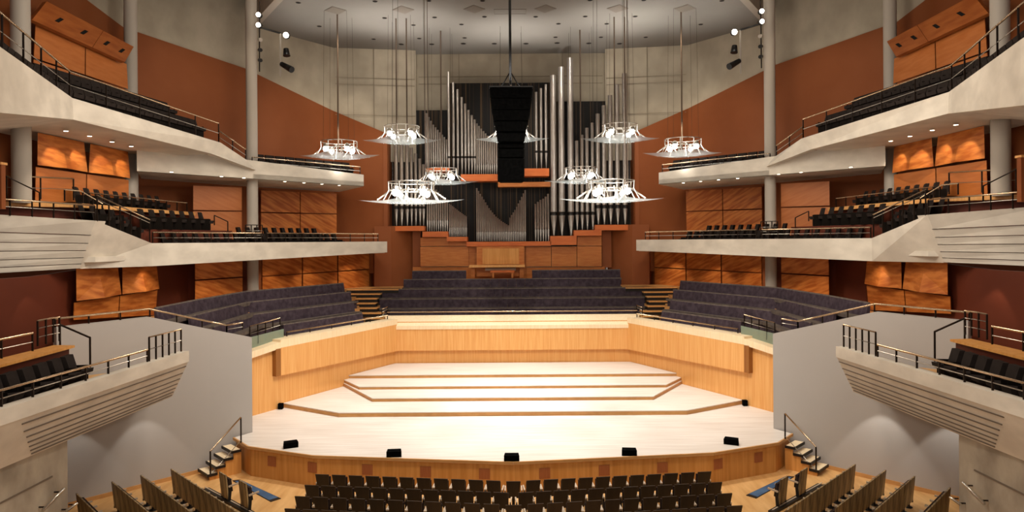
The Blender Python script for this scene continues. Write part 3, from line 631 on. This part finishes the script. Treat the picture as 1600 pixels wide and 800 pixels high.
# ================================================================== RAILINGS
for mir, sd in SIDES:
    up = Vector((-.15, .12, 0))
    railing(f'long double handrail over the sweeping front of the {sd} upper balcony', [p+up for p in (T[0], T[1], T[2], T[3])], .95, 1.7, mir, (.5,))
    railing(f'sloping handrail stepping down to the stage end of the {sd} upper balcony', [T[3]+up, T[4]+up], .6, 1.2, mir, (.5,))
    railing(f'low handrail on the stage end front of the {sd} upper balcony', [Vector((-13.5, 35.6, 12.57)), Vector((-9.0, 40.65, 12.57))], .48, 1.4, mir, (.5,))
    railing(f'low polished handrail on the near half of the {sd} middle balcony front', [Vector(fr(29.2, .15)+(8.6,)), Vector(fr(33.9, .15)+(8.6,))], .46, 1.0, mir, (.5,))
    railing(f'low polished handrail on the far half of the {sd} middle balcony front', [Vector(fr(34.2, .15)+(8.6,)), Vector(fr(41.0, .15)+(8.6,))], .46, 1.2, mir, (.5,))
    railing(f'sloping handrail with dark posts at the corner of the {sd} middle balcony', [A(152, 346, 25.1), A(234, 378, 29.05)], .95, .85, mir, (.85,), 'brass', .03)
    railing(f'short handrail above the grooved end of the {sd} middle balcony', [A(-20, 335, 23.3), A(148, 345, 25.1)], .56, .6, mir, (.55,))
    railing(f'raised double guard rail before the column on the {sd} middle balcony', [A(10, 310, 24.9), A(52, 311, 25.3), A(115, 313, 25.9)], .82, .9, mir, (.5,))
    railing(f'long thin handrail standing on the wood ledge of the {sd} middle balcony', [Vector((-16.7, 27.0, 10.15)), Vector((-16.35, 34.4, 10.15))], .46, .9, mir, (), 'brass', .022)
    railing(f'short stair rail on the wood ledge by the grooved end of the {sd} middle balcony', [A(101, 314, 25.4), A(126, 316, 25.6), A(160, 335, 27)], .42, .6, mir, (), 'brass', .025)
    railing(f'thin sloping stair rail beside the booth of the {sd} middle balcony', [A(10, 300, 24.0), A(62, 325, 24.4)], .55, 3, mir, (), 'post', .022)
    railing(f'tiny stair rail in front of the lower wood panel of the {sd} middle balcony', [A(335, 352, 34.3), A(356, 362, 34.0)], .5, 1.5, mir, (), 'post', .025)
    # column guard
    railing(f'small guard rail around the stage end column of the {sd} middle balcony', [A(384, 374, 34.0), A(410, 374, 34.6)], .72, .3, mir, (.3, .6), 'post', .02)
    gt = [Vector((x-.12, y+.12, z)) for (x, y), z in zip(Gp[1:], Gz[1:])]
    railing(f'low polished handrail along the top of the {sd} grey wall', gt, .28, 1.0, mir, (), 'brass', .035)
    railing(f'short handrail joining the {sd} grey wall to the choir steps', [gt[0], gt[0]+Vector((.3, .8, 0))], .28, .7, mir, (.4,), 'brass', .03)
    yy = lambda y, z=5.07: Vector((X(y)-.16, y, z))
    railing(f'low double handrail along the {sd} terrace front', [yy(13), yy(20.3)], .36, .95, mir, (.5,), 'brass', .03)
    railing(f'tall end guard with dark posts on the {sd} terrace front', [yy(20.4), yy(22.2)], .72, .38, mir, (.5,), 'brass', .025)
    railing(f'double handrail on the oak ledge of the {sd} terrace', [Vector((-13.2, 13, 5.62)), Vector((-13.35, 19.0, 5.62))], .5, 1.3, mir, (.5,), 'brass', .03)
    railing(f'taller guard with three dark posts at the end of the {sd} oak ledge', [A(59, 541, 19.4), A(78, 536, 20.0), A(93, 533, 20.6)], .72, .45, mir, (.35, .7), 'brass', .025)
    railing(f'sloping stair handrail on the {sd} terrace beside the grey wall', [A(94, 552, 21.0), A(141, 574, 20.2)], .88, 3, mir, (), 'post', .03)
    # stage steps and their handrail
    S0 = Vector((-10.82, 26.2, 0)); d = Vector((-.72, -.694, 0)); n = Vector((.694, -.72, 0))
    st = thing('stage_steps', f'small flight of pale wooden steps at the {sd} corner of the stage', 'steps', mx(S0, mir))
    for k in range(4):
        z = .88-.22*k; q = lambda t, w, zz: S0 + d*t + n*w + Vector((0, 0, zz)); t0, t1 = .02+.29*k, .02+.29*k+.33
        MB().hexa([q(t0,.04,z-.04), q(t1,.04,z-.04), q(t1,.98,z-.04), q(t0,.98,z-.04), q(t0,.04,z), q(t1,.04,z), q(t1,.98,z), q(t0,.98,z)]).build('tread', 'cap', st, mir)
        MB().hexa([q(t1,.03,z-.09), q(t1+.03,.03,z-.09), q(t1+.03,1.0,z-.09), q(t1,1.0,z-.09), q(t1,.03,z+.012), q(t1+.03,.03,z+.012), q(t1+.03,1.0,z+.012), q(t1,1.0,z+.012)]).hexa([q(t0,.97,z-.08), q(t1,.97,z-.08), q(t1,1.01,z-.08), q(t0,1.01,z-.08), q(t0,.97,z+.012), q(t1,.97,z+.012), q(t1,1.01,z+.012), q(t0,1.01,z+.012)]).build('nosing', 'nosing', st, mir)
    pr = [(0, 0), (1.16, 0), (1.16, .14), (.87, .14), (.87, .36), (.58, .36), (.58, .58), (.29, .58), (.29, .8), (0, .8)]
    mb = MB(); m = len(pr); mb.add([S0+d*t+n*.9+Vector((0,0,z)) for t, z in pr] + [S0+d*t+n*.96+Vector((0,0,z)) for t, z in pr], [tuple(range(m)), tuple(range(2*m-1, m-1, -1))] + [(i, (i+1) % m, m+(i+1) % m, m+i) for i in range(m)])
    mb.build('side_panel', 'fascia', st, mir)
    railing(f'polished sloping handrail of the {sd} stage steps', [S0+n*.94+Vector((0,0,1.12)), S0+d*1.12+n*.94+Vector((0,0,.1))], .95, 3, mir, (.1,), 'brass', .03)
    for k, (a, b, w) in enumerate(((A(8, 798, 16.6), A(75, 764, 17.4), 'longer upper'), (A(74, 798, 17.5), A(95, 787, 17.9), 'short lower'))):
        a.x = b.x = -11.45; t = thing('wall_handrail', f'{w} steel handrail on the {sd} concrete pier', 'handrail', mx(a, mir))
        sc = [Z_ for Z_ in (a, b)]
        MB().tube(sc, .035, 8).build('rail', 'steel', t, mir)
        for f in (.15, .85):
            p = a.lerp(b, f); MB().tube([p, p+Vector((-.17, 0, 0))], .02, 6).build('bracket', 'post', t, mir)
# ================================================================== ACOUSTIC WALL PANELS
def facet(TL, TR, JL, JR, out, mb):
    """one folded sheet: the lower middle pushed into the room"""
    mt, mbm = (TL+TR)/2, (JL+JR)/2 + out; c = (TL+TR+JL+JR)/4 + out*.35
    mb.add([TL, mt, TR, JR, mbm, JL, c], [(0,6,1),(1,6,2),(2,6,3),(3,6,4),(4,6,5),(5,6,0)])
    bk = [p - out*.5 - Vector((0,0,0)) for p in (TL, TR, JR, JL)]
def panelgroup(label, tl, tr, jl, jr, bl, br, out, mir, nx=2, folded=True, m1='veneer', m2='veneer', gap=.012):
    root = thing('acoustic_panel', label, 'wall panel', mx((jl+jr)/2, mir))
    for k in range(nx):
        f0, f1 = k/nx + (gap/2 if k else 0), (k+1)/nx - (gap/2 if k < nx-1 else 0)
        for nm, a, b, c, d, mm in (('upper_panel', tl, tr, jl, jr, m1), ('lower_panel', jl, jr, bl, br, m2)):
            P, Q, R, S = a.lerp(b, f0), a.lerp(b, f1), c.lerp(d, f0), c.lerp(d, f1)
            if nm == 'lower_panel': P = P - Vector((0,0,.07)); Q = Q - Vector((0,0,.07))
            mb = MB()
            if folded and nm == 'upper_panel':
                w = .06
                if k < nx-1: Q = Q.lerp(P, w)
                if k: P = P.lerp(Q, w)
                facet(P, Q, R+out*.45, S+out*.45, out, mb)
            else: mb.hexa([R, S, S-out*.15, R-out*.15, P, Q, Q-out*.15, P-out*.15])
            mb.build(nm, mm+('_r' if mir else ''), root, mir)
for mir, sd in SIDES:
    o1 = Vector((.22, -.12, 0)); 
    panelgroup(f'folded veneer panel pair high on the wall over the {sd} middle balcony', A(59, 207, 26), A(200, 237, 31.5), A(56, 258, 26), A(201, 279, 31.5), A(55, 318, 26), A(201, 312, 31.5), o1, mir, 2, True, 'veneer', 'veneer_soft')
    panelgroup(f'flared veneer panel pair on the wall under the {sd} middle balcony', A(119, 408, 25.9), A(243, 402, 31.4), A(116, 470, 25.8), A(246, 451, 31.3), A(115, 500, 26), A(243, 492, 31.5), o1*1.3, mir, 2, True)
    panelgroup(f'flat veneer panels beside the column over the {sd} middle balcony', A(302, 290, 35.3), A(378, 293, 36.8), A(302, 328, 35.3), A(378, 329, 36.8), A(302, 374, 35.3), A(378, 374, 36.8), Vector((.4, -.5, 0)), mir, 1, False, 'veneer_soft', 'veneer_soft')
    panelgroup(f'diagonal grained veneer panels at the stage end over the {sd} middle balcony', A(408, 297.5, 40.2), A(526, 302.5, 43.2), A(408, 331, 40.2), A(526, 333.5, 43.2), A(408, 366, 40.2), A(526, 367, 43.2), Vector((.4, -.5, 0)), mir, 2, False)
    panelgroup(f'flat veneer panels behind the {sd} choir benches before the column', A(305, 398, 33.6), A(379, 396, 36), A(305, 437, 33.6), A(379, 432, 36), A(305, 470, 33.6), A(379, 460, 36), Vector((.4, -.5, 0)), mir, 1, False)
    panelgroup(f'wide veneer panels behind the {sd} choir benches past the column', A(410, 396, 37.6), A(577, 390, 45), A(410, 431, 37.6), A(577, 420, 45), A(410, 455, 37.6), A(577, 449, 45), Vector((.4, -.5, 0)), mir, 3, False)
    panelgroup(f'plain veneer panel pair behind the {sd} upper balcony seats', A(56, 38, 26.3), A(198, 100, 31.6), A(53, 90, 26.3), A(200, 139, 31.6), A(50, 120, 26.3), A(201, 170, 31.6), Vector((.3, -.15, 0)), mir, 2, False, 'veneer_soft', 'veneer_soft')
    t = thing('slotted_canopy', f'tilted orange wood canopy with four dark slots above the {sd} upper balcony', 'canopy', mx((-18, 28, 17), mir))
    a, b, c, e = A(73, 2, 26.6), A(209, 73, 31.9), A(50, 31, 25.6), A(195, 97, 30.9)
    for k in range(2):
        f0, f1 = (0, .605) if k == 0 else (.61, 1)
        p = [c.lerp(e, f0), c.lerp(e, f1), a.lerp(b, f1), a.lerp(b, f0)]
        nn = (p[1]-p[0]).cross(p[3]-p[0]).normalized(); nn = nn if nn.y < 0 else -nn
        bk = [q_ - nn*.18 for q_ in p]
        MB().hexa(bk + p).build('board', 'canopy', t, mir)
    for f in (.19, .45, .71, .9):
        q_ = (c.lerp(e, f)).lerp(a.lerp(b, f), .5); dx_ = (e-c).normalized()*.2; dy_ = (a-c).normalized()*.11
        nn = (e-c).cross(a-c).normalized(); nn = nn if nn.y < 0 else -nn
        o_ = nn*.02; MB().hexa([q_-dx_*.8-dy_*1.6, q_+dx_*.2-dy_*1.6, q_+dx_*.8+dy_*1.4, q_-dx_*.2+dy_*1.4] + [x_+o_ for x_ in (q_-dx_*.8-dy_*1.6, q_+dx_*.2-dy_*1.6, q_+dx_*.8+dy_*1.4, q_-dx_*.2+dy_*1.4)]).build('slot', 'dark', t, mir)

# ================================================================== CHANDELIERS
def chandelier_proto():
    r = thing('chandelier', '', 'chandelier')
    R = 2.32; mb = MB(); n = 40; vs = []; fs = []; rings = [0.02, .25, .5, .75, 1.0]
    for q in rings:
        for k in range(n):
            t = 2*PI*k/n; c, s_ = math.cos(t), math.sin(t); pw = .95
            rr = R*q*(1/(abs(c)**pw+abs(s_)**pw))**(1/pw); rr = max(rr, R*q*.5)
            vs.append((rr*c, rr*s_, -.15+.15*(rr/R)**2 + (.02 if q == 1 else 0)))
    for i in range(len(rings)-1):
        for k in range(n): fs.append((i*n+k, i*n+(k+1) % n, (i+1)*n+(k+1) % n, (i+1)*n+k))
    mb.add(vs, fs, 0, True); mb.build('glass_dish', 'dish', r, world=False)
    ring = [(1.02*math.cos(2*PI*k/20), 1.02*math.sin(2*PI*k/20), .78) for k in range(21)]
    MB().tube(ring, .025, 6).build('upper_ring', 'steel', r, world=False)
    ring = [(.8*math.cos(2*PI*k/20), .8*math.sin(2*PI*k/20), .42) for k in range(21)]
    MB().tube(ring, .035, 6).build('lower_ring', 'steel', r, world=False)
    for k in range(8):
        t = PI/8 + k*PI/4; c, s_ = math.cos(t), math.sin(t)
        mb = MB().tube([(1.02*c, 1.02*s_, .78), (1.0*c, 1.0*s_, .42), (1.25*c, 1.25*s_, -.02)], .03, 6)
        mb.tube([(.95*c, .95*s_, .45), (.3*c, .3*s_, -.1)], .022, 6); mb.build('strut', 'steel', r, world=False)
    for k in range(4):
        t = k*PI/2; c, s_ = math.cos(t), math.sin(t)
        MB().tube([(.85*c, .85*s_, .5), (1.5*c, 1.5*s_, .02)], .04, 6).build('arm', 'steel', r, world=False)
    for k in range(4):
        t = k*PI/2+PI/4; c, s_ = .85*math.cos(t), .85*math.sin(t)
        h = MB().lathe((c, s_, .32), [(.06, .3), (.16, .2), (.17, .1)], 12).build('lamp_housing', 'steel', r, world=False)
        MB().sphere((c, s_, .3), .15, 10).build('lamp', 'lamp', h, world=False)
    return r
ch0 = chandelier_proto(); used4 = [False]; ch_parts = list(ch0.children)
def hang(u, v, D, label, rods, mir=False):
    p = A(u, v, D); p = mx(p, mir)
    if not used4[0]: used4[0] = True; ch0.location = p; ch0['label'] = label; ch0['group'] = 'glass chandeliers over the stage'; c = ch0
    else: c = dup(ch0, p, 0, label, 'glass chandeliers over the stage', ch_parts)
    for dx in rods:
        MB().tube([p+Vector((dx, 0, -.1)), Vector((p.x+dx, p.y, CEIL-.01))], .045 if len(rods) == 1 else (.04 if rods[0] < 0 else .014), 8).build('suspension_rod', 'brass_dull', c)
    for k in range(4):
        t = k*PI/2+PI/4; q = Vector((math.cos(t), math.sin(t), .78))
        MB().tube([p+q, Vector((p.x+q.x*.9, p.y+q.y*.9, CEIL-.01))], .006, 4).build('suspension_wire', 'post', c)
    ch_pos.append(p)
ch_pos = []
for mir, sd in SIDES:
    hang(530, 243, 39.0, f'outermost glass chandelier on the {sd}, against the orange wall', (-.05,), mir)
    hang(628, 219, 39.8, f'glass chandelier high on the {sd} before the outer organ pipes', (-.3, .3), mir)
    hang(643, 313, 30.0, f'lowest glass chandelier on the {sd}, hanging closest to the audience', (.62, .74), mir)
    hang(690, 284, 42.2, f'glass chandelier on the {sd} hanging close to the organ pipes', (0,), mir)
hang(799, 217, 42.0, 'glass chandelier on the centre line partly behind the black loudspeaker cluster', (0,))
# ================================================================== LOUDSPEAKER CLUSTER
t = thing('speaker_cluster', 'tall black loudspeaker cluster hanging on a chain in front of the organ', 'loudspeaker', (0, 31, 11))
SD = 31.0
def sbox(u0, u1, v0, v1, tilt, nm='cabinet', u0b=None, u1b=None, dep=.8):
    a, b, c, e = A(u0, v0, SD), A(u1, v0, SD), A(u0b or u0, v1, SD-tilt), A(u1b or u1, v1, SD-tilt)
    bk = lambda p: Vector((p.x*.8, p.y+dep, p.z))
    MB().hexa([c, e, bk(e), bk(c), a, b, bk(b), bk(a)]).build(nm, 'speaker', t)
    f = lambda p: Vector((p.x*.9, p.y-.02, p.z)); m_ = (a+b+c+e)/4
    q = [m_+(p-m_)*.9+Vector((0, -.02, 0)) for p in (c, e, b, a)]
    MB().add(q, [(0,1,2,3)]).build('grille', 'grille', t)
for k, (u0, u1, v0, v1, u0b, u1b) in enumerate(((765, 832, 136, 153, 766, 831), (766, 831, 154, 171, 768, 829), (768, 829, 172, 188, 771, 826), (771, 826, 189, 205, 775, 822), (775, 822, 206, 221, 777.5, 819.5))): sbox(u0, u1, v0, v1, .04*k, 'cabinet', u0b, u1b)
for v0, v1 in ((223, 231), (233, 246), (247.5, 283.5)): sbox(777.5, 819.5, v0, v1, 0)
a = A(797.5, 130, SD)
MB().tube([(a.x, SD+.3, a.z), (a.x, SD+.3, CEIL+.3)], .06, 8).build('chain', 'black', t)
MB().tube([(a.x, SD+.3, a.z+.6), (a.x-.5, SD+.3, a.z-.25)], .03, 6).build('bridle', 'black', t)
MB().tube([(a.x, SD+.3, a.z+.6), (a.x+.5, SD+.3, a.z-.25)], .03, 6).build('bridle', 'black', t)
b0_, b1_ = A(764, 134, SD), A(833, 134, SD); MB().bar(b0_+Vector((0,.3,0)), b1_+Vector((0,.3,0)), .15, .1).build('rigging_frame', 'black', t)
# stage monitors
for u, v, rz, lab in ((454, 699, .45, 'far left on the stage, by the splayed front edge'), (616, 713, .1, 'left of centre on the front edge of the stage'), (799.5, 719.5, 0, 'at the centre of the front edge of the stage'), (983, 711, -.1, 'right of centre on the front edge of the stage'), (1143, 694, -.45, 'far right on the stage, by the splayed front edge')):
    p = Z(u, v, STAGE); r = thing('stage_monitor', 'small black wedge loudspeaker ' + lab, 'loudspeaker', p, rz, 'stage front monitors')
    w = .26
    MB().hexa([(-w,-.12,0), (w,-.12,0), (w*.9,.2,0), (-w*.9,.2,0), (-w,-.14,.2), (w,-.14,.2), (w*.9,.08,.24), (-w*.9,.08,.24)]).build('cabinet', 'speaker', r, world=False)
    MB().hexa([(-w*.85,.19,.02), (w*.85,.19,.02), (w*.85,.21,.02), (-w*.85,.21,.02), (-w*.85,.09,.22), (w*.85,.09,.22), (w*.85,.11,.22), (-w*.85,.11,.22)]).build('grille', 'black', r, world=False)
for mir, sd in SIDES:
    p = mx((W(30.75)+.16, 30.7, STAGE), mir); r = thing('stage_box', f'small black box on the stage by the {sd} end of the lowest riser', 'box', p)
    MB().box(-.1, .1, -.1, .1, .02, .26).build('case', 'speaker', r, world=False); MB().box(-.08, .08, -.08, .08, 0, .02).build('foot', 'black', r, world=False)
# ================================================================== CEILING FITTINGS
holes = [(466,4),(586,2),(670,1),(754,1),(601,28),(679,27),(757,26),(499,41),(646,39),(721,38),(584,61),(655,60),(726,59),(627,69),(674.5,69),(724,68),(772.5,68),
         (837,26),(914.5,25.5),(992.5,25.5),(872.5,37),(948,37),(1095,38),(868,58),(939,58),(1009,58),(822,68),(870.5,67),(920,67.5),(968,68),(922,0),(1006,0),(1128,1)]
holes.sort(key=lambda h: (round(h[1]/9), h[0]))
rowname = {}; 
hr = {}
for u, v in holes: hr.setdefault(round(v/9), []).append((u, v))
for i, k in enumerate(sorted(hr)):
    for j, (u, v) in enumerate(sorted(hr[k])):
        p = Z(u, v, CEIL); big = v > 64
        t = thing('ceiling_downlight', f'small dark recessed ceiling light, {ORD[j+1]} from the left, {ORD[i+1]} row down', 'ceiling light', p, 0, 'recessed ceiling lights')
        r = .16 if not big else .2
        MB().lathe((0, 0, 0), [(r*.8, -.012), (r, -.012), (r, 0)], 14).build('trim_ring', 'ceil_panel', t, world=False)
        MB().lathe((0, 0, 0), [(r*.8, -.016), (r*.8, -.011)], 14).build('aperture', 'dark', t, world=False)
for i, (u, v) in enumerate(((524, 16), (630, 15), (741, 14), (852, 13.5), (965, 13), (1070, 13))):
    p = Z(u, v, CEIL); t = thing('ceiling_hatch', f'dark diamond shaped ceiling hatch, {ORD[i+1]} from the left', 'ceiling hatch', p, 0, 'diamond ceiling hatches')
    s_ = .62; MB().prism([(-s_,0), (0,-s_*1.1), (s_,0), (0,s_*1.1)], -.02, -.002).build('panel', 'ceil_panel', t, world=False)
    MB().prism([(-s_*.9,0), (0,-s_*1.0), (s_*.9,0), (0,s_)], -.03, -.02).build('inset', 'ceil_panel', t, world=False)
p = Z(797, 18, CEIL); t = thing('ceiling_panel', 'thin rectangular access panel in the middle of the ceiling', 'access panel', p)
mb = MB()
for a, b in (((-.9,-.4),(.9,-.4)), ((.9,-.4),(.9,.4)), ((.9,.4),(-.9,.4)), ((-.9,.4),(-.9,-.4))): mb.bar((a[0],a[1],-.01), (b[0],b[1],-.01), .03, .02)
mb.build('frame', 'ceil_panel', t, world=False); MB().box(-.88, .88, -.38, .38, -.006, -.002).build('leaf', 'ceiling', t, world=False)
# lights under the balconies
def downlight(p, label, group):
    t = thing('soffit_downlight', label, 'downlight', p, 0, group)
    MB().lathe((0,0,0), [(.075, -.02), (.11, -.02), (.11, 0)], 14).build('trim_ring', 'steel', t, world=False)
    MB().lathe((0,0,0), [(.075, -.03), (.08, -.012)], 14).build('lens', 'lens', t, world=False)
dl = []
for mir, sd in SIDES:
    for i, (u, v, z) in enumerate(((103, 204, 12.85), (140, 212, 12.85), (175, 221, 12.85), (205, 228, 12.83))):
        p = mx(Z(u, v, z), mir); downlight(p, f'small lit downlight in the upper soffit on the {sd}, {ORD[i+1]} from the camera', f'{sd} upper soffit lights'); dl.append(p)
    for i, (u, v) in enumerate(((268, 268), (346, 275), (381, 277.5), (445, 283), (475, 285), (503, 287), (530, 289))):
        p = mx(Z(u, v, 11.9), mir); downlight(p, f'small lit downlight under the thin end slab on the {sd}, {ORD[i+1]} from the camera', f'{sd} end slab lights'); dl.append(p)
# theatre lighting by the columns
for mir, sd in SIDES:
    D = 36.0
    a, b = A(405.5, 2, D), A(405.5, 112, D); t = thing('lighting_boom', f'slim vertical lighting pole with lamps beside the {sd} stage end column', 'lighting pole', mx(b, mir))
    MB().tube([b, a], .035, 8).build('pole', 'post', t, mir)
    for v in (62, 78, 94):
        p = A(405.5, v, D); h = MB().tube([p, p+Vector((.12, -.15, -.05))], .1, 10).build('spotlight', 'black' if v > 70 else 'steel', t, mir)
    for v in (25, 41):
        p = A(404.5, v, D)+Vector((.05, -.2, 0)); h = MB().tube([p+Vector((0, .2, 0)), p], .14, 12).build('lamp_head', 'black', t, mir)
        MB().sphere(p+Vector((0, -.02, 0)), .12, 12).build('lens', 'stagelamp', h, mir)
    D = 37.5
    a, b = A(438, 52, D), A(438, 120, D); t = thing('lighting_bracket', f'lighting bracket with one lit lamp and black spotlights on the {sd} concrete wall', 'lighting pole', mx(b, mir))
    MB().bar(b, a, .06, .12).build('pole', 'column', t, mir); MB().tube([A(407, 43, 36.2), a], .05, 8).build('arm', 'black', t, mir)
    p = A(447, 55, D-.2); h = MB().tube([p+Vector((0, .25, 0)), p], .14, 12).build('lamp_head', 'black', t, mir); MB().sphere(p+Vector((0,-.02,0)), .15, 12).build('lens', 'stagelamp', h, mir)
    p = A(447, 82, D-.2); MB().tube([p+Vector((0,0,.2)), p+Vector((.05,-.05,-.2))], .14, 10, 0, .2).build('spotlight', 'black', t, mir)
    MB().tube([A(440, 100, D-.2), A(456, 109, D-.6)], .13, 10, 0, .18).build('spotlight', 'black', t, mir)
# ================================================================== LIGHT
warm, neutral = (1, .82, .62), (1, .93, .84)
for x in (-4.5, 0, 4.5):                     # stage wash from ceiling lanterns
    for y in (27.5, 33):
        spot((x, y, 21.0), (x*.9, y-.2, 1), 7000, 52, .7, (1, .955, .91), .35)
for mir, sd in SIDES:                       # front light on the stage walls
    spot(mx((-4, 24, 20.5), mir), mx((8.2, 34, 3), mir), 4800, 34, .8, (1, .9, .76), .3)
spot((0, 22, 20.8), (0, 38, 3.2), 4800, 40, .8, (1, .9, .76), .3)
for p in ch_pos:
    point(p + Vector((0, 0, .95)), 60, neutral, .35)
    spot(p + Vector((0, 0, 1.2)), p + Vector((0, 0.3, 9)), 1500, 80, 1, (1, .96, .9), .4)
    point(p + Vector((0, 0, -.75)), 18, neutral, .3)
for p in dl: spot(p + Vector((0, 0, -.06)), p + Vector((0.0, 0, -5)), 55, 75, .5, (1, .8, .58), .05)
for mir, sd in SIDES:
    # warm pools on the veneer panels under the balconies
    for (u, v, D), z in (((140, 430, 27.2), 8.0), ((185, 428, 28.7), 8.0), ((225, 425, 30.3), 8.0), ((340, 410, 33.5), 8.0), ((430, 405, 37.5), 8.0), ((490, 400, 40), 8.0), ((550, 400, 43), 8.0)):
        p = A(u, v, D); q = Vector((p.x+.9, p.y-.6, 7.8)); spot(mx(q, mir), mx((p.x-.3, p.y+.2, 5.2), mir), 60 if D < 31 else 120, 80, .6, warm, .06)
    for (u, v, D) in ((85, 215, 26.8), (120, 222, 28.2), (158, 230, 29.6), (190, 238, 31)):
        p = A(u, v, D); spot(mx((p.x+.75, p.y-.5, 12.7), mir), mx((p.x-.1, p.y+.1, 11.3), mir), 75, 70, .5, (1, .86, .68), .04)
    # orange wall wash
    for q, tgt, e in (((-13, 33, 20.6), (-17.8, 37.5, 14.5), 350), ((-9, 38, 20.6), (-12.5, 44.5, 13), 800), ((-9.5, 38.5, 15), (-10, 45.4, 13), 300), ((-9.3, 41, 11.3), (-10, 45.4, 8), 90)): spot(mx(q, mir), mx(tgt, mir), e, 80, .8, (1, .86, .66), .3)
    # under the terraces on the grey wall
    for q, tgt in (((-12.36, 23.45, 3.5), (-12.5, 23.6, 0)), ((-13.85, 21.8, 3.5), (-14.0, 21.95, 0))): spot(mx(q, mir), mx(tgt, mir), 120 if mir else 60, 72, .25, (1, .95, .88), .05)
    spot(mx((-16.3, 23.6, 7.4), mir), mx((-16.6, 24.2, 4), mir), 60 if mir else 25, 80, .4, warm, .06)
    spot(mx((3, 6, 10.5), mir), mx((-11, 19, 4.2), mir), 1500, 55, .9, (1, .92, .82), .4)      # fill spot added near the camera to brighten the terrace front
    # house light over the stalls and the balcony fronts
    area(mx((-5, 17, 21), mir), mx((-7, 20, 0), mir), 1300, 4, 4, (1, .88, .74))
    area(mx((-4, 22, 15), mir), mx((-15, 30, 10), mir), 500, 4, 4, (1, .9, .78), 120)
    spot(mx((-6, 40, 21), mir), mx((-9, 47, 18), mir), 500, 90, .9, neutral, .4)
spot((0, 38, 20.9), (0, 45.5, 12), 1500, 80, .8, neutral, .3)
w = bpy.data.worlds.new('World'); bpy.context.scene.world = w; w.use_nodes = True
w.node_tree.nodes['Background'].inputs[0].default_value = (1, .93, .86, 1); w.node_tree.nodes['Background'].inputs[1].default_value = .5
# ================================================================== CAMERA
cam = bpy.data.cameras.new('camera'); co = bpy.data.objects.new('camera', cam); C.objects.link(co)
cam.sensor_width = 36; cam.lens = F/1600*36; cam.shift_y = -(400-CY)/1600; cam.shift_x = (800-CX)/1600; cam.clip_start = .5; cam.clip_end = 200
co.location = (0, 0, H); co.rotation_euler = (PI/2, ROLL, 0)
sc = bpy.context.scene; sc.camera = co
sc.view_settings.view_transform = 'Standard'; sc.view_settings.look = 'None'; sc.view_settings.exposure = 0
